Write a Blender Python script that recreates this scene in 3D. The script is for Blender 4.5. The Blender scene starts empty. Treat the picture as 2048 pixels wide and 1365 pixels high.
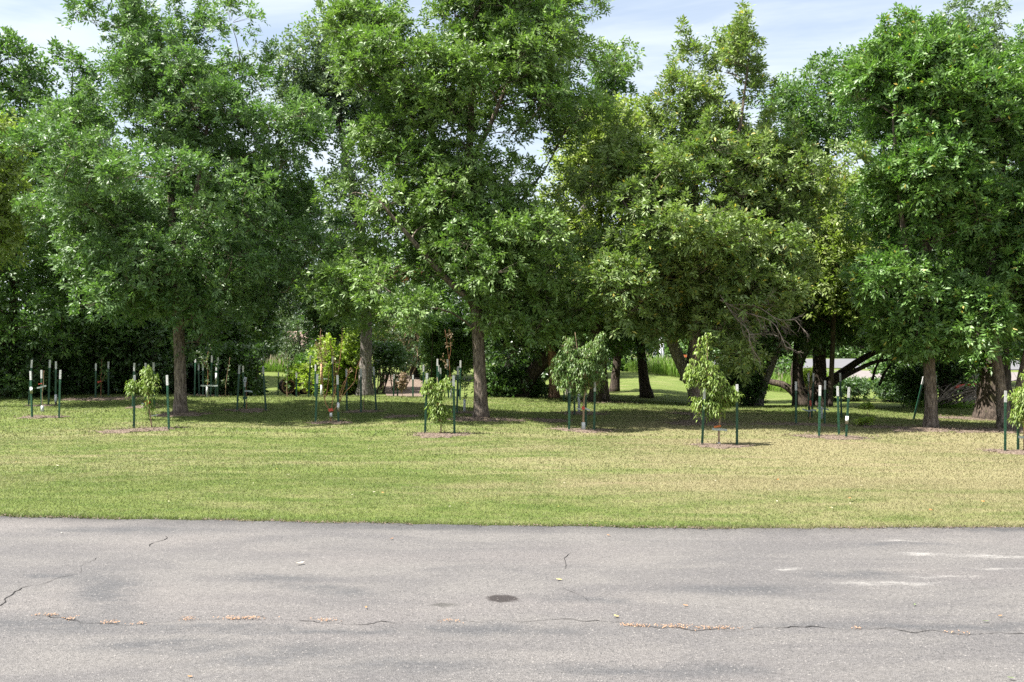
import bpy, math, random
import numpy as np
from mathutils import Vector

SC = bpy.context.scene
COL = SC.collection
F, CX, HY, CAMH = 1991.0, 1024.0, 690.0, 2.0      # focal length and horizon of a 2048-wide picture
UP = np.array([0.0, 0.0, 1.0])

# ------------------------------------------------------------------ terrain
YK = np.array([8, 11.3, 14, 17, 20, 23, 26, 29, 31.5, 33.5, 36, 40, 46, 54, 62, 80, 120, 200, 400], float)
XK = np.array([200, 960, 1260, 1550, 2000], float)
DK = np.array([
    [2.0, 2.0, 1.99, 2.03, 2.06, 2.01, 1.93, 1.84, 1.76, 1.70, 1.80, 2.05, 2.15, 1.95, 1.75, 1.72, 1.85, 2.0, 2.0],
    [2.0, 2.0, 2.00, 2.03, 2.03, 2.00, 1.93, 1.88, 1.83, 1.79, 1.90, 2.05, 2.10, 1.90, 1.72, 1.68, 1.85, 2.0, 2.0],
    [2.0, 2.0, 2.00, 2.04, 2.06, 2.04, 2.00, 1.96, 1.93, 1.91, 1.92, 1.86, 1.75, 1.65, 1.58, 1.62, 1.95, 2.1, 2.1],
    [2.0, 2.0, 2.02, 2.08, 2.12, 2.07, 2.04, 2.02, 2.00, 2.08, 2.25, 2.35, 2.25, 2.15, 2.05, 2.0, 2.10, 2.2, 2.2],
    [2.0, 2.0, 2.05, 2.12, 2.18, 2.18, 2.18, 2.20, 2.22, 2.25, 2.30, 2.35, 2.35, 2.30, 2.20, 2.2, 2.30, 2.3, 2.3]])


def _cr(Y):
    Y = np.clip(np.asarray(Y, float), YK[0], YK[-1] - 1e-6)
    i = np.clip(np.searchsorted(YK, Y, side='right') - 1, 0, len(YK) - 2)
    h = YK[i + 1] - YK[i]
    t = (Y - YK[i]) / h
    m = np.gradient(DK, YK, axis=1)
    h00 = 2 * t**3 - 3 * t**2 + 1; h10 = t**3 - 2 * t**2 + t
    h01 = -2 * t**3 + 3 * t**2; h11 = t**3 - t**2
    return h00 * DK[:, i] + h10 * h * m[:, i] + h01 * DK[:, i + 1] + h11 * h * m[:, i + 1]


def ground(X, Y):
    X = np.asarray(X, float); Y = np.asarray(Y, float)
    X, Y = np.broadcast_arrays(X, Y)
    u = np.clip(CX + F * X / np.maximum(Y, 8.0), XK[0], XK[-1] - 1e-6)
    cols = _cr(Y.ravel()).reshape((len(XK),) + Y.shape)
    i = np.clip(np.searchsorted(XK, u, side='right') - 1, 0, len(XK) - 2)
    t = (u - XK[i]) / (XK[i + 1] - XK[i])
    t = t * t * (3 - 2 * t)
    a = np.take_along_axis(cols, i[None], 0)[0]; b = np.take_along_axis(cols, i[None] + 1, 0)[0]
    z = CAMH - (a * (1 - t) + b * t)
    far = np.clip((Y - 12) / 6, 0, 1)
    z = z + far * 0.018 * (np.sin(X * 0.9 + Y * 0.37) + np.sin(X * 0.41 - Y * 0.73 + 2))
    return z


_YS = np.linspace(9, 34, 1400)


def Yof(px, py):
    """distance at which the near lawn shows at (px, py)"""
    z = ground((px - CX) / F * _YS, _YS)
    p = HY + F * (CAMH - z) / _YS
    k = np.argmax(p <= py)
    return float(_YS[k] if p[k] <= py else _YS[-1])


def W(px, py, Y):
    return np.array([(px - CX) / F * Y, Y, CAMH - (py - HY) / F * Y])


def GP(px, Y):
    X = (px - CX) / F * Y
    return np.array([X, Y, float(ground(X, Y))])


def edge_y(X):
    px = CX + F * np.asarray(X) / 11.3
    py = np.interp(px, [-1500, 0, 350, 700, 1050, 1380, 1700, 2048, 3500], [985, 1033, 1040, 1046, 1052, 1056.5, 1056, 1055.5, 1052])
    y = F * CAMH / (py - HY)
    X = np.asarray(X)
    return y + 0.026 * np.sin(X * 2.3) * np.sin(X * .7 + 1) + 0.018 * np.sin(X * 7.3 + 1 + np.sin(X * 1.9)) + 0.014 * np.sin(X * 19.7 + 2 * np.sin(X * 3.3)) + 0.010 * np.sin(X * 43.1 + 2 * np.sin(X * 9.1))


# ------------------------------------------------------------------ materials
def nm(name):
    m = bpy.data.materials.new(name); m.use_nodes = True
    nt = m.node_tree
    for n in list(nt.nodes): nt.nodes.remove(n)
    out = nt.nodes.new('ShaderNodeOutputMaterial')
    return m, nt, out


class N:
    """tiny node builder"""
    def __init__(s, nt): s.nt = nt
    def new(s, t, **kw):
        n = s.nt.nodes.new(t)
        for k, v in kw.items(): setattr(n, k, v)
        return n
    def put(s, sock, v):
        if isinstance(v, bpy.types.NodeSocket): s.nt.links.new(v, sock)
        elif v is not None: sock.default_value = v
    def math(s, op, a, b=None, c=None, clamp=False):
        n = s.new('ShaderNodeMath', operation=op, use_clamp=clamp)
        s.put(n.inputs[0], a)
        if b is not None: s.put(n.inputs[1], b)
        if c is not None: s.put(n.inputs[2], c)
        return n.outputs[0]
    def vmath(s, op, a, b=None):
        n = s.new('ShaderNodeVectorMath', operation=op)
        s.put(n.inputs[0], a)
        if b is not None: s.put(n.inputs[1], b)
        return n.outputs['Value'] if op in ('LENGTH', 'DISTANCE', 'DOT_PRODUCT') else n.outputs[0]
    def mix(s, f, a, b, mode='MIX'):
        n = s.new('ShaderNodeMix', data_type='RGBA', blend_type=mode)
        s.put(n.inputs[0], f)
        s.put(n.inputs[6], a if isinstance(a, bpy.types.NodeSocket) else tuple(a) + (1,) * (4 - len(a)))
        s.put(n.inputs[7], b if isinstance(b, bpy.types.NodeSocket) else tuple(b) + (1,) * (4 - len(b)))
        return n.outputs[2]
    def noise(s, vec, scale, detail=3, rough=0.55, dist=0.0):
        n = s.new('ShaderNodeTexNoise')
        s.put(n.inputs['Vector'], vec); n.inputs['Scale'].default_value = scale
        n.inputs['Detail'].default_value = detail; n.inputs['Roughness'].default_value = rough
        n.inputs['Distortion'].default_value = dist
        return n.outputs[0]
    def ramp(s, v, lo, hi, a=0.0, b=1.0):
        n = s.new('ShaderNodeMapRange', clamp=True, interpolation_type='SMOOTHSTEP')
        s.put(n.inputs[0], v); n.inputs[1].default_value = lo; n.inputs[2].default_value = hi
        n.inputs[3].default_value = a; n.inputs[4].default_value = b
        return n.outputs[0]
    def pos(s): return s.new('ShaderNodeNewGeometry').outputs['Position']
    def objc(s): return s.new('ShaderNodeTexCoord').outputs['Object']
    def attr(s, name): return s.new('ShaderNodeAttribute', attribute_name=name).outputs['Fac']
    def bsdf(s, col, rough=0.8, spec=0.3, bump=None, bstr=0.3, bdist=0.02):
        b = s.new('ShaderNodeBsdfPrincipled')
        s.put(b.inputs['Base Color'], col if isinstance(col, bpy.types.NodeSocket) else tuple(col) + (1,))
        s.put(b.inputs['Roughness'], rough); b.inputs['Specular IOR Level'].default_value = spec
        if bump is not None:
            n = s.new('ShaderNodeBump'); s.put(n.inputs['Height'], bump)
            n.inputs['Strength'].default_value = bstr; n.inputs['Distance'].default_value = bdist
            s.nt.links.new(n.outputs[0], b.inputs['Normal'])
        return b.outputs[0]
    def scale(s, v, xyz): return s.vmath('MULTIPLY', v, xyz)


def plain(name, col, rough=0.6, spec=0.4, var=0.25, scale=18.0, bump=0.15):
    m, nt, out = nm(name); g = N(nt)
    p = g.objc()
    v = g.noise(p, scale, 4)
    dark = tuple(c * (1 - var) for c in col); lite = tuple(min(1, c * (1 + var)) for c in col)
    c = g.mix(g.ramp(v, 0.3, 0.7), dark, lite)
    nt.links.new(g.bsdf(c, rough, spec, g.noise(p, scale * 4, 3), bump, 0.01), out.inputs[0])
    return m


def leaf_mat(name, a, b, c, trans=0.35, rough=0.5, spec=0.35, yellow=0.0, tcol=None):
    """a..b vary by cluster, c is a rarer tint by leaf"""
    m, nt, out = nm(name); g = N(nt)
    t = g.attr('tint'); r = g.attr('rnd')
    col = g.mix(t, a, b)
    col = g.mix(g.ramp(r, 0.7, 1.0, 0, 0.75), col, c)
    if yellow > 0:
        col = g.mix(g.ramp(r, 1 - yellow - 0.004, 1 - yellow), col, (0.36, 0.30, 0.05))
    col = g.mix(1.0, col, g.mix(g.math('FRACT', g.math('MULTIPLY', r, 17.3)), (0.72,) * 3, (1.25,) * 3), 'MULTIPLY')
    s1 = g.bsdf(col, rough, spec)
    tr = g.new('ShaderNodeBsdfTranslucent')
    tc = g.mix(1.0, col, tcol or (1.12, 1.32, 0.55), 'MULTIPLY')
    nt.links.new(tc, tr.inputs[0])
    mx = g.new('ShaderNodeMixShader'); mx.inputs[0].default_value = trans
    nt.links.new(s1, mx.inputs[1]); nt.links.new(tr.outputs[0], mx.inputs[2])
    nt.links.new(mx.outputs[0], out.inputs[0])
    return m


def bark_mat(name, dark, lite, sc=1.0, moss=0.0):
    m, nt, out = nm(name); g = N(nt)
    p = g.objc()
    q = g.scale(p, (9 * sc, 9 * sc, 2.2 * sc))
    v = g.noise(q, 2.2, 6, 0.65, 0.6)
    w = g.noise(p, 1.3, 3)
    col = g.mix(g.ramp(v, 0.36, 0.64), dark, lite)
    col = g.mix(g.ramp(w, 0.45, 0.75, 0, 0.45), col, tuple(0.8 * x for x in dark))
    if moss: col = g.mix(g.ramp(g.noise(p, 5, 3), 0.55, 0.7, 0, moss), col, (0.16, 0.17, 0.06))
    nt.links.new(g.bsdf(col, 0.9, 0.15, v, 0.9, 0.05), out.inputs[0])
    return m


def lawn_colour(g, p):
    s1 = g.noise(g.scale(p, (0.16, 0.55, 0)), 1.0, 4, 0.6, 0.4)
    s2 = g.noise(g.scale(p, (0.9, 2.2, 0)), 1.0, 5, 0.65, 0.3)
    s3 = g.noise(p, 9.0, 4, 0.7)
    x = g.new('ShaderNodeSeparateXYZ'); g.put(x.inputs[0], p)
    X, Y = x.outputs[0], x.outputs[1]
    right = g.math('MULTIPLY', g.ramp(X, -3.0, 6.5, 0.0, 0.29), g.ramp(Y, 33.0, 26.0))
    # drier in the open sunny middle, lusher by the pavement edge and under the trees
    mid = g.math('MULTIPLY', g.ramp(Y, 12.0, 14.5), g.ramp(Y, 29.0, 22.0))
    d = g.math('ADD', g.math('MULTIPLY', s1, 0.9), g.math('MULTIPLY', s2, 0.55))
    d = g.math('ADD', g.math('ADD', d, right), g.math('MULTIPLY', mid, 0.15))
    d = g.math('ADD', d, g.math('MULTIPLY', g.math('SUBTRACT', s3, 0.5), 0.55))
    dry = g.ramp(d, 0.75, 1.24)
    c = g.mix(g.ramp(s2, 0.35, 0.65), (0.082, 0.116, 0.026), (0.122, 0.148, 0.042))
    c = g.mix(dry, c, (0.212, 0.186, 0.100))
    # pinkish worn strips
    worn = g.math('MULTIPLY', g.ramp(g.noise(g.scale(p, (0.35, 1.5, 0)), 1.0, 3, 0.5, 0.2), 0.60, 0.74), g.ramp(X, -5, 4, 0.25, 0.9))
    c = g.mix(g.math('MULTIPLY', worn, 0.7), c, (0.23, 0.182, 0.115))
    c = g.mix(g.ramp(s3, 0.45, 0.75, 0, 0.3), c, (0.06, 0.088, 0.016))
    return c


def make_mats():
    M = {}
    m, nt, out = nm('lawn_ground'); g = N(nt); p = g.pos()
    c = lawn_colour(g, p)
    hf = g.noise(p, 55.0, 3, 0.7)
    c = g.mix(g.ramp(hf, 0.35, 0.7, 0, 0.5), c, g.mix(0.5, c, (0.06, 0.08, 0.02)))
    nt.links.new(g.bsdf(c, 0.95, 0.1, g.math('ADD', hf, g.noise(p, 14, 4)), 0.8, 0.04), out.inputs[0]); M['lawn'] = m

    m, nt, out = nm('grass_blade'); g = N(nt); p = g.pos()
    c = lawn_colour(g, p); r = g.attr('rnd')
    c = g.mix(g.ramp(r, 0.0, 0.25, 0.30, 0), c, (0.05, 0.08, 0.014))
    c = g.mix(g.ramp(r, 0.75, 1.0, 0, 0.28), c, (0.27, 0.24, 0.125))
    s1 = g.bsdf(c, 0.6, 0.25); tr = g.new('ShaderNodeBsdfTranslucent'); nt.links.new(c, tr.inputs[0])
    mx = g.new('ShaderNodeMixShader'); mx.inputs[0].default_value = 0.35
    nt.links.new(s1, mx.inputs[1]); nt.links.new(tr.outputs[0], mx.inputs[2]); nt.links.new(mx.outputs[0], out.inputs[0]); M['blade'] = m

    # ---- worn asphalt
    m, nt, out = nm('worn_asphalt'); g = N(nt); p = g.pos()
    vo = g.new('ShaderNodeTexVoronoi'); g.put(vo.inputs['Vector'], p); vo.inputs['Scale'].default_value = 95
    cell = g.new('ShaderNodeSeparateColor'); g.put(cell.inputs[0], vo.outputs['Color'])
    fine = g.noise(p, 240, 2, 0.6); med = g.noise(p, 26, 4, 0.65)
    big = g.noise(g.scale(p, (0.55, 1.5, 1)), 1.0, 5, 0.6, 0.5)
    huge = g.noise(g.scale(p, (0.22, 0.5, 1)), 1.0, 2, 0.5)
    c = g.mix(g.ramp(big, 0.36, 0.66), (0.078, 0.074, 0.073), (0.102, 0.096, 0.091))
    c = g.mix(g.ramp(huge, 0.45, 0.7, 0, 0.5), c, (0.116, 0.105, 0.100))
    nz = g.new('ShaderNodeTexNoise'); g.put(nz.inputs['Vector'], p); nz.inputs['Scale'].default_value = 2.6; nz.inputs['Detail'].default_value = 5
    warp = g.vmath('ADD', p, g.scale(g.vmath('SUBTRACT', nz.outputs['Color'], (0.5, 0.5, 0.5)), (0.42, 0.34, 0)))
    def patch(px, py, rx, ry, soft=0.6, rot=0.0):
        Y = F * CAMH / (py - HY); X = (px - CX) / F * Y
        v = g.vmath('SUBTRACT', warp, (X, Y, 0))
        if rot:
            vr = g.new('ShaderNodeVectorRotate', rotation_type='Z_AXIS'); g.put(vr.inputs[0], v); vr.inputs['Angle'].default_value = rot; v = vr.outputs[0]
        v = g.scale(v, (1 / rx, 1 / ry, 0))
        return g.ramp(g.vmath('LENGTH', v), 1.0 + soft * 0.4, 1.0 - soft, 0, 1)
    darks = None
    for a in [(215, 1180, .32, .95, .8, -.5), (90, 1250, .75, .24, .8), (560, 1155, .55, .16, .8), (650, 1178, .5, .16, .8, .3), (330, 1290, .75, .2, .8),
              (560, 1310, .6, .22, .8, -.4), (250, 1060, 1.2, .22, .9), (820, 1055, 1.3, .2, .9), (980, 1260, 1.1, .17, .9), (1480, 1180, .7, .22, .9),
              (1720, 1150, .55, .2, .9), (1180, 1200, .5, .12, .9, .3), (1800, 1088, .5, .09, .8), (2010, 1060, .7, .12, .9), (700, 1262, 1.4, .09, .9),
              (1850, 1252, 1.4, .09, .9), (440, 1255, .9, .08, .9), (820, 1330, .7, .2, .9), (1300, 1340, 1.0, .16, .9), (120, 1150, .4, .12, .9)]:
        k = patch(*a); darks = k if darks is None else g.math('MAXIMUM', darks, k)
    c = g.mix(g.math('MULTIPLY', g.math('MULTIPLY', darks, g.ramp(g.noise(g.scale(p, (2.2, 4.5, 1)), 1.0, 6, .7, .3), .34, .58, .35, 1)), 0.9), c, (0.053, 0.053, 0.055))
    lites = None
    for a in [(1850, 1108, .34, .06, .9), (2015, 1113, .5, .07, .9), (1770, 1168, .5, .07, .9), (1890, 1155, .3, .05, .9), (1795, 1082, .3, .04, .9), (1575, 1140, .12, .05, .8), (1990, 1135, .28, .05, .9)]:
        k = patch(*a); lites = k if lites is None else g.math('MAXIMUM', lites, k)
    streak = g.noise(g.scale(p, (3.5, 16, 1)), 1.0, 4, 0.7)
    c = g.mix(g.math('MULTIPLY', lites, g.ramp(streak, 0.30, 0.72, 0, .8)), c, (0.25, 0.24, 0.225))
    # two oil drips with their own outline
    nz2 = g.new('ShaderNodeTexNoise'); g.put(nz2.inputs['Vector'], p); nz2.inputs['Scale'].default_value = 9; nz2.inputs['Detail'].default_value = 4
    warp = g.vmath('ADD', p, g.scale(g.vmath('SUBTRACT', nz2.outputs['Color'], (0.5, 0.5, 0.5)), (0.12, 0.12, 0)))
    c = g.mix(g.math('MULTIPLY', patch(1004, 1197, .135, .125, .30), g.ramp(fine, 0.3, 0.5, .78, 1)), c, (0.022, 0.018, 0.017))
    c = g.mix(g.math('MULTIPLY', patch(886, 1210, .115, .055, .5), 0.72), c, (0.040, 0.038, 0.034))
    # aggregate
    c = g.mix(1.0, c, g.mix(g.ramp(cell.outputs[0], 0.05, 0.95), (0.80,) * 3, (1.20,) * 3), 'MULTIPLY')
    c = g.mix(g.ramp(cell.outputs[1], 0.965, 0.99, 0, .55), c, (0.22, 0.205, 0.19))
    c = g.mix(g.ramp(cell.outputs[2], 0.93, 0.98, 0, .75), c, (0.035, 0.035, 0.036))
    c = g.mix(1.0, c, g.mix(fine, (0.72,) * 3, (1.28,) * 3), 'MULTIPLY')
    c = g.mix(1.0, c, g.mix(med, (0.85,) * 3, (1.15,) * 3), 'MULTIPLY')
    h = g.math('ADD', g.math('MULTIPLY', vo.outputs['Distance'], 30.0), g.math('ADD', fine, med))
    nt.links.new(g.bsdf(c, 0.85, 0.25, h, 0.35, 0.004), out.inputs[0]); M['asphalt'] = m

    m, nt, out = nm('mulch_soil'); g = N(nt); p = g.pos()
    c = g.mix(g.ramp(g.noise(p, 30, 4, .7), .35, .65), (0.085, 0.060, 0.044), (0.21, 0.165, 0.132))
    nt.links.new(g.bsdf(c, .95, .1, g.noise(p, 40, 4), 1, .05), out.inputs[0]); M['mulch'] = m

    M['crack'] = plain('crack_shadow_filler', (0.022, 0.021, 0.021), 0.95, 0.05, 0.4, 30)
    M['litter'] = plain('orange_seed_litter', (0.27, 0.165, 0.10), 0.85, 0.1, 0.5, 60)
    M['gravel'] = plain('pale_gravel', (0.15, 0.135, 0.13), 1.0, 0.0, 0.15, 3)
    M['farroad'] = plain('far_asphalt', (0.11, 0.11, 0.115), 1.0, 0.0, 0.1, 1)
    M['post'] = plain('green_post_paint', (0.010, 0.050, 0.026), 0.45, 0.45, 0.35, 9)
    M['white'] = plain('white_post_paint', (0.40, 0.40, 0.39), 0.5, 0.4, 0.12, 14)
    M['guard'] = plain('white_tree_guard', (0.46, 0.47, 0.455), 0.55, 0.35, 0.15, 12)
    M['strap'] = plain('grey_tie_strap', (0.30, 0.335, 0.315), 0.6, 0.3, 0.2, 10)
    M['red'] = plain('red_plant_tag', (0.42, 0.06, 0.04), 0.5, 0.3, 0.2, 20)
    M['orange'] = plain('orange_plant_tag', (0.46, 0.12, 0.03), 0.5, 0.3, 0.2, 20)
    M['tag'] = plain('white_plant_tag', (0.5, 0.525, 0.56), 0.4, 0.4, 0.1, 10)
    M['tagdark'] = plain('dark_tag_print', (0.05, 0.06, 0.09), 0.5, 0.4, 0.2, 30)
    M['bark'] = bark_mat('ash_bark', (0.062, 0.048, 0.037), (0.225, 0.182, 0.145), 1.0)
    M['barkgrey'] = bark_mat('grey_furrowed_bark', (0.066, 0.058, 0.051), (0.235, 0.21, 0.19), 1.3)
    M['barkdark'] = bark_mat('dark_bark', (0.024, 0.019, 0.015), (0.088, 0.068, 0.054), 1.0, .25)
    M['barkpale'] = bark_mat('pale_bark', (0.17, 0.14, 0.115), (0.42, 0.37, 0.32), 1.0)
    M['barkred'] = bark_mat('red_brown_bark', (0.11, 0.06, 0.038), (0.36, 0.22, 0.15), 1.0)
    M['redstem'] = plain('red_brown_stem', (0.24, 0.115, 0.06), 0.6, 0.3, 0.4, 25)
    M['tanstem'] = plain('tan_stem', (0.26, 0.18, 0.115), 0.7, 0.2, 0.35, 25)
    M['deadwood'] = plain('dead_grey_twig', (0.17, 0.14, 0.12), 0.9, 0.1, 0.35, 12)
    M['endgrain'] = plain('sawn_log_end', (0.24, 0.165, 0.105), 0.85, 0.15, 0.4, 14)
    M['wound'] = plain('bare_wood_scar', (0.40, 0.26, 0.15), 0.85, 0.15, 0.3, 20)
    M['rust'] = leaf_mat('rusty_dead_leaf', (0.20, 0.075, 0.03), (0.30, 0.13, 0.06), (0.24, 0.17, 0.10), .2, tcol=(1, .8, .6))
    M['brownleaf'] = leaf_mat('dry_brown_leaf', (0.19, 0.135, 0.08), (0.27, 0.20, 0.13), (0.24, 0.20, 0.10), .25, tcol=(1, .9, .7))
    M['ash'] = leaf_mat('ash_leaf', (0.084, 0.158, 0.036), (0.15, 0.228, 0.062), (0.19, 0.25, 0.095), .31, .48, .4)
    M['ashblue'] = leaf_mat('ash_leaf_cool', (0.072, 0.143, 0.042), (0.128, 0.208, 0.07), (0.17, 0.235, 0.12), .30, .48, .4)
    M['ashyel'] = leaf_mat('ash_leaf_turning', (0.096, 0.158, 0.04), (0.168, 0.23, 0.066), (0.22, 0.255, 0.115), .31, .5, .4, .02)
    M['ashbright'] = leaf_mat('ash_leaf_bright', (0.066, 0.145, 0.03), (0.124, 0.22, 0.052), (0.165, 0.24, 0.08), .31, .45, .45, .008)
    M['yelgreen'] = leaf_mat('yellow_green_leaf', (0.16, 0.215, 0.055), (0.25, 0.3, 0.085), (0.26, 0.29, 0.11), .4, .5, .4)
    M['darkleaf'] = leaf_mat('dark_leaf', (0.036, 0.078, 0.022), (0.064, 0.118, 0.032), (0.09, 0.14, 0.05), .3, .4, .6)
    M['midleaf'] = leaf_mat('mid_green_leaf', (0.066, 0.135, 0.034), (0.115, 0.19, 0.056), (0.145, 0.21, 0.085), .35, .45, .5)
    M['greyleaf'] = leaf_mat('grey_green_leaf', (0.09, 0.14, 0.068), (0.15, 0.205, 0.105), (0.2, 0.25, 0.16), .3, .45, .5)
    M['spruce'] = leaf_mat('blue_spruce_needle', (0.030, 0.062, 0.052), (0.055, 0.098, 0.088), (0.09, 0.13, 0.12), .15, .5, .4)
    M['lime'] = leaf_mat('lime_shrub_leaf', (0.14, 0.22, 0.03), (0.24, 0.3, 0.05), (0.27, 0.32, 0.09), .4, .5, .4)
    M['peach'] = leaf_mat('peach_leaf', (0.125, 0.195, 0.036), (0.2, 0.27, 0.055), (0.27, 0.32, 0.11), .35, .5, .3)
    M['peachdk'] = leaf_mat('peach_leaf_deep', (0.08, 0.15, 0.036), (0.135, 0.205, 0.055), (0.2, 0.26, 0.11), .35, .5, .35)
    M['reed'] = leaf_mat('tall_grass_blade', (0.11, 0.20, 0.03), (0.17, 0.26, 0.05), (0.24, 0.28, 0.10), .4, .5, .3)
    M['seed'] = leaf_mat('seed_head', (0.26, 0.22, 0.16), (0.32, 0.28, 0.21), (0.30, 0.36, 0.28), .3, .7, .2, tcol=(1, .95, .8))
    M['fall1'] = plain('yellow_fallen_leaf', (0.42, 0.32, 0.10), 0.7, 0.2, 0.3, 40)
    M['fall2'] = plain('orange_fallen_leaf', (0.33, 0.16, 0.05), 0.7, 0.2, 0.3, 40)
    M['fall3'] = plain('pale_fallen_leaf', (0.44, 0.395, 0.30), 0.7, 0.2, 0.2, 40)
    M['fall4'] = plain('green_fallen_leaf', (0.11, 0.15, 0.06), 0.7, 0.2, 0.2, 40)
    M['fall5'] = plain('brown_fallen_leaf', (0.22, 0.10, 0.035), 0.7, 0.2, 0.3, 40)
    M['siding'] = plain('grey_house_siding', (0.45, 0.47, 0.50), 0.8, 0.2, 0.08, 2)
    M['roof'] = plain('brown_roof_shingle', (0.28, 0.20, 0.17), 0.9, 0.1, 0.2, 6)
    M['pane'] = plain('dark_window_pane', (0.03, 0.04, 0.05), 0.1, 0.6, 0.1, 2, 0)
    M['pole'] = plain('white_pole_paint', (0.55, 0.565, 0.59), 0.5, 0.4, 0.06, 5)
    return M


M = make_mats()


# ------------------------------------------------------------------ mesh helpers
def link(name, mesh, parent=None, loc=None):
    o = bpy.data.objects.new(name, mesh); COL.objects.link(o)
    if parent is not None: o.parent = parent
    if loc is not None: o.location = Vector([float(v) for v in loc])
    return o


def tag(o, label=None, cat=None, group=None, kind=None):
    if label: o['label'] = label
    if cat: o['category'] = cat
    if group: o['group'] = group
    if kind: o['kind'] = kind
    return o


def thing(name, label, cat, loc, group=None):
    o = bpy.data.objects.new(name, None); COL.objects.link(o)
    o.location = Vector([float(v) for v in loc]); o.empty_display_size = 0.2
    return tag(o, label, cat, group)


def npmesh(name, V, Fc, mat, attrs=None, smooth=False, matidx=None):
    """V (n,3); Fc list of arrays (m,k)"""
    if not isinstance(Fc, (list, tuple)): Fc = [Fc]
    Fc = [np.asarray(f) for f in Fc if len(f)]
    me = bpy.data.meshes.new(name)
    V = np.ascontiguousarray(V, dtype=np.float32)
    me.vertices.add(len(V)); me.vertices.foreach_set('co', V.ravel())
    idx = np.concatenate([f.ravel() for f in Fc]).astype(np.int32)
    tot = np.concatenate([np.full(len(f), f.shape[1]) for f in Fc]).astype(np.int32)
    start = np.concatenate([[0], np.cumsum(tot)[:-1]]).astype(np.int32)
    me.loops.add(len(idx)); me.loops.foreach_set('vertex_index', idx)
    me.polygons.add(len(tot)); me.polygons.foreach_set('loop_start', start)
    try: me.polygons.foreach_set('loop_total', tot)
    except Exception: pass
    me.update(calc_edges=True)
    for k, v in (attrs or {}).items():
        a = me.attributes.new(k, 'FLOAT', 'POINT'); a.data.foreach_set('value', np.ascontiguousarray(v, dtype=np.float32))
    for m_ in (mat if isinstance(mat, (list, tuple)) else [mat]): me.materials.append(m_)
    me.polygons.foreach_set('use_smooth', np.full(len(tot), bool(smooth)))
    if matidx is not None: me.polygons.foreach_set('material_index', np.asarray(matidx, dtype=np.int32))
    return me


def nrm(v): return v / np.maximum(np.linalg.norm(v, axis=-1, keepdims=True), 1e-9)


class Tubes:
    """collects tapered tubes into one mesh"""
    def __init__(s): s.V = []; s.Q = []; s.T = []; s.n = 0
    def tube(s, P, R, sides=6, wob=0.0, rng=None, cap=True):
        P = np.asarray(P, float); R = np.asarray(R, float)
        T = np.gradient(P, axis=0); T = nrm(T)
        ref = np.array([1.0, 0, 0]) if abs(T[0][0]) < 0.8 else np.array([0, 1.0, 0])
        A = nrm(np.cross(T, ref)); B = np.cross(T, A)
        th = np.arange(sides) / sides * 2 * np.pi
        rad = R[:, None] * np.ones((1, sides))
        if wob: rad = rad * (1 + wob * rng.standard_normal((1, sides)) + wob * 0.5 * rng.standard_normal(rad.shape))
        V = P[:, None] + rad[..., None] * (np.cos(th)[None, :, None] * A[:, None] + np.sin(th)[None, :, None] * B[:, None])
        k = len(P)
        i = np.arange(k - 1)[:, None] * sides; j = np.arange(sides)[None]; j2 = (j + 1) % sides
        q = np.stack([i + j, i + j2, i + sides + j2, i + sides + j], -1).reshape(-1, 4) + s.n
        s.V.append(V.reshape(-1, 3)); s.Q.append(q); s.n += k * sides
        if cap:
            for ring, c, fl in ((0, P[0], True), (k - 1, P[-1], False)):
                s.V.append(c[None]); ci = s.n; s.n += 1
                if fl: r0 = ci - k * sides
                else: r0 = ci - 1 - sides
                t = np.stack([np.full(sides, ci), r0 + np.arange(sides), r0 + (np.arange(sides) + 1) % sides], -1)
                if fl: t = t[:, [0, 2, 1]]
                s.T.append(t)
        return s
    def sticks(s, A, B, r0, r1):
        """many straight 3-sided sticks at once"""
        n = len(A)
        if n == 0: return s
        D = nrm(B - A); ref = np.where(np.abs(D[:, :1]) < 0.8, np.array([[1.0, 0, 0]]), np.array([[0, 1.0, 0]]))
        X = nrm(np.cross(D, ref)); Y = np.cross(D, X)
        r0 = np.broadcast_to(r0, (n,)); r1 = np.broadcast_to(r1, (n,))
        vs = []
        for C, r in ((A, r0), (B, r1)):
            for k in range(3):
                a = k * 2.0943951
                vs.append(C + r[:, None] * (math.cos(a) * X + math.sin(a) * Y))
        V = np.stack(vs, 1)
        b = np.arange(n)[:, None] * 6 + s.n
        q = np.concatenate([b + np.array([[k, (k + 1) % 3, 3 + (k + 1) % 3, 3 + k]]) for k in range(3)])
        s.V.append(V.reshape(-1, 3)); s.Q.append(q); s.n += n * 6
        return s
    def mesh(s, name, mat, off=(0, 0, 0), smooth=True):
        V = np.concatenate(s.V) - np.asarray(off, float)
        fs = [np.concatenate(s.Q)]
        if s.T: fs.append(np.concatenate(s.T))
        return npmesh(name, V, fs, mat, smooth=smooth)


def bez(p0, p1, p2, n):
    t = np.linspace(0, 1, n)[:, None]
    return (1 - t)**2 * p0 + 2 * t * (1 - t) * p1 + t * t * p2


def smooth_poly(pts, n):
    pts = np.asarray(pts, float)
    if len(pts) < 3: return np.linspace(pts[0], pts[-1], n)
    d = np.concatenate([[0], np.cumsum(np.linalg.norm(np.diff(pts, axis=0), axis=1))]); d /= d[-1]
    t = np.linspace(0, 1, n); m = np.gradient(pts, d, axis=0)
    i = np.clip(np.searchsorted(d, t, side='right') - 1, 0, len(d) - 2); h = d[i + 1] - d[i]; s = ((t - d[i]) / h)[:, None]; h = h[:, None]
    return (2*s**3-3*s**2+1)*pts[i] + (s**3-2*s**2+s)*h*m[i] + (-2*s**3+3*s**2)*pts[i+1] + (s**3-s**2)*h*m[i+1]


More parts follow.
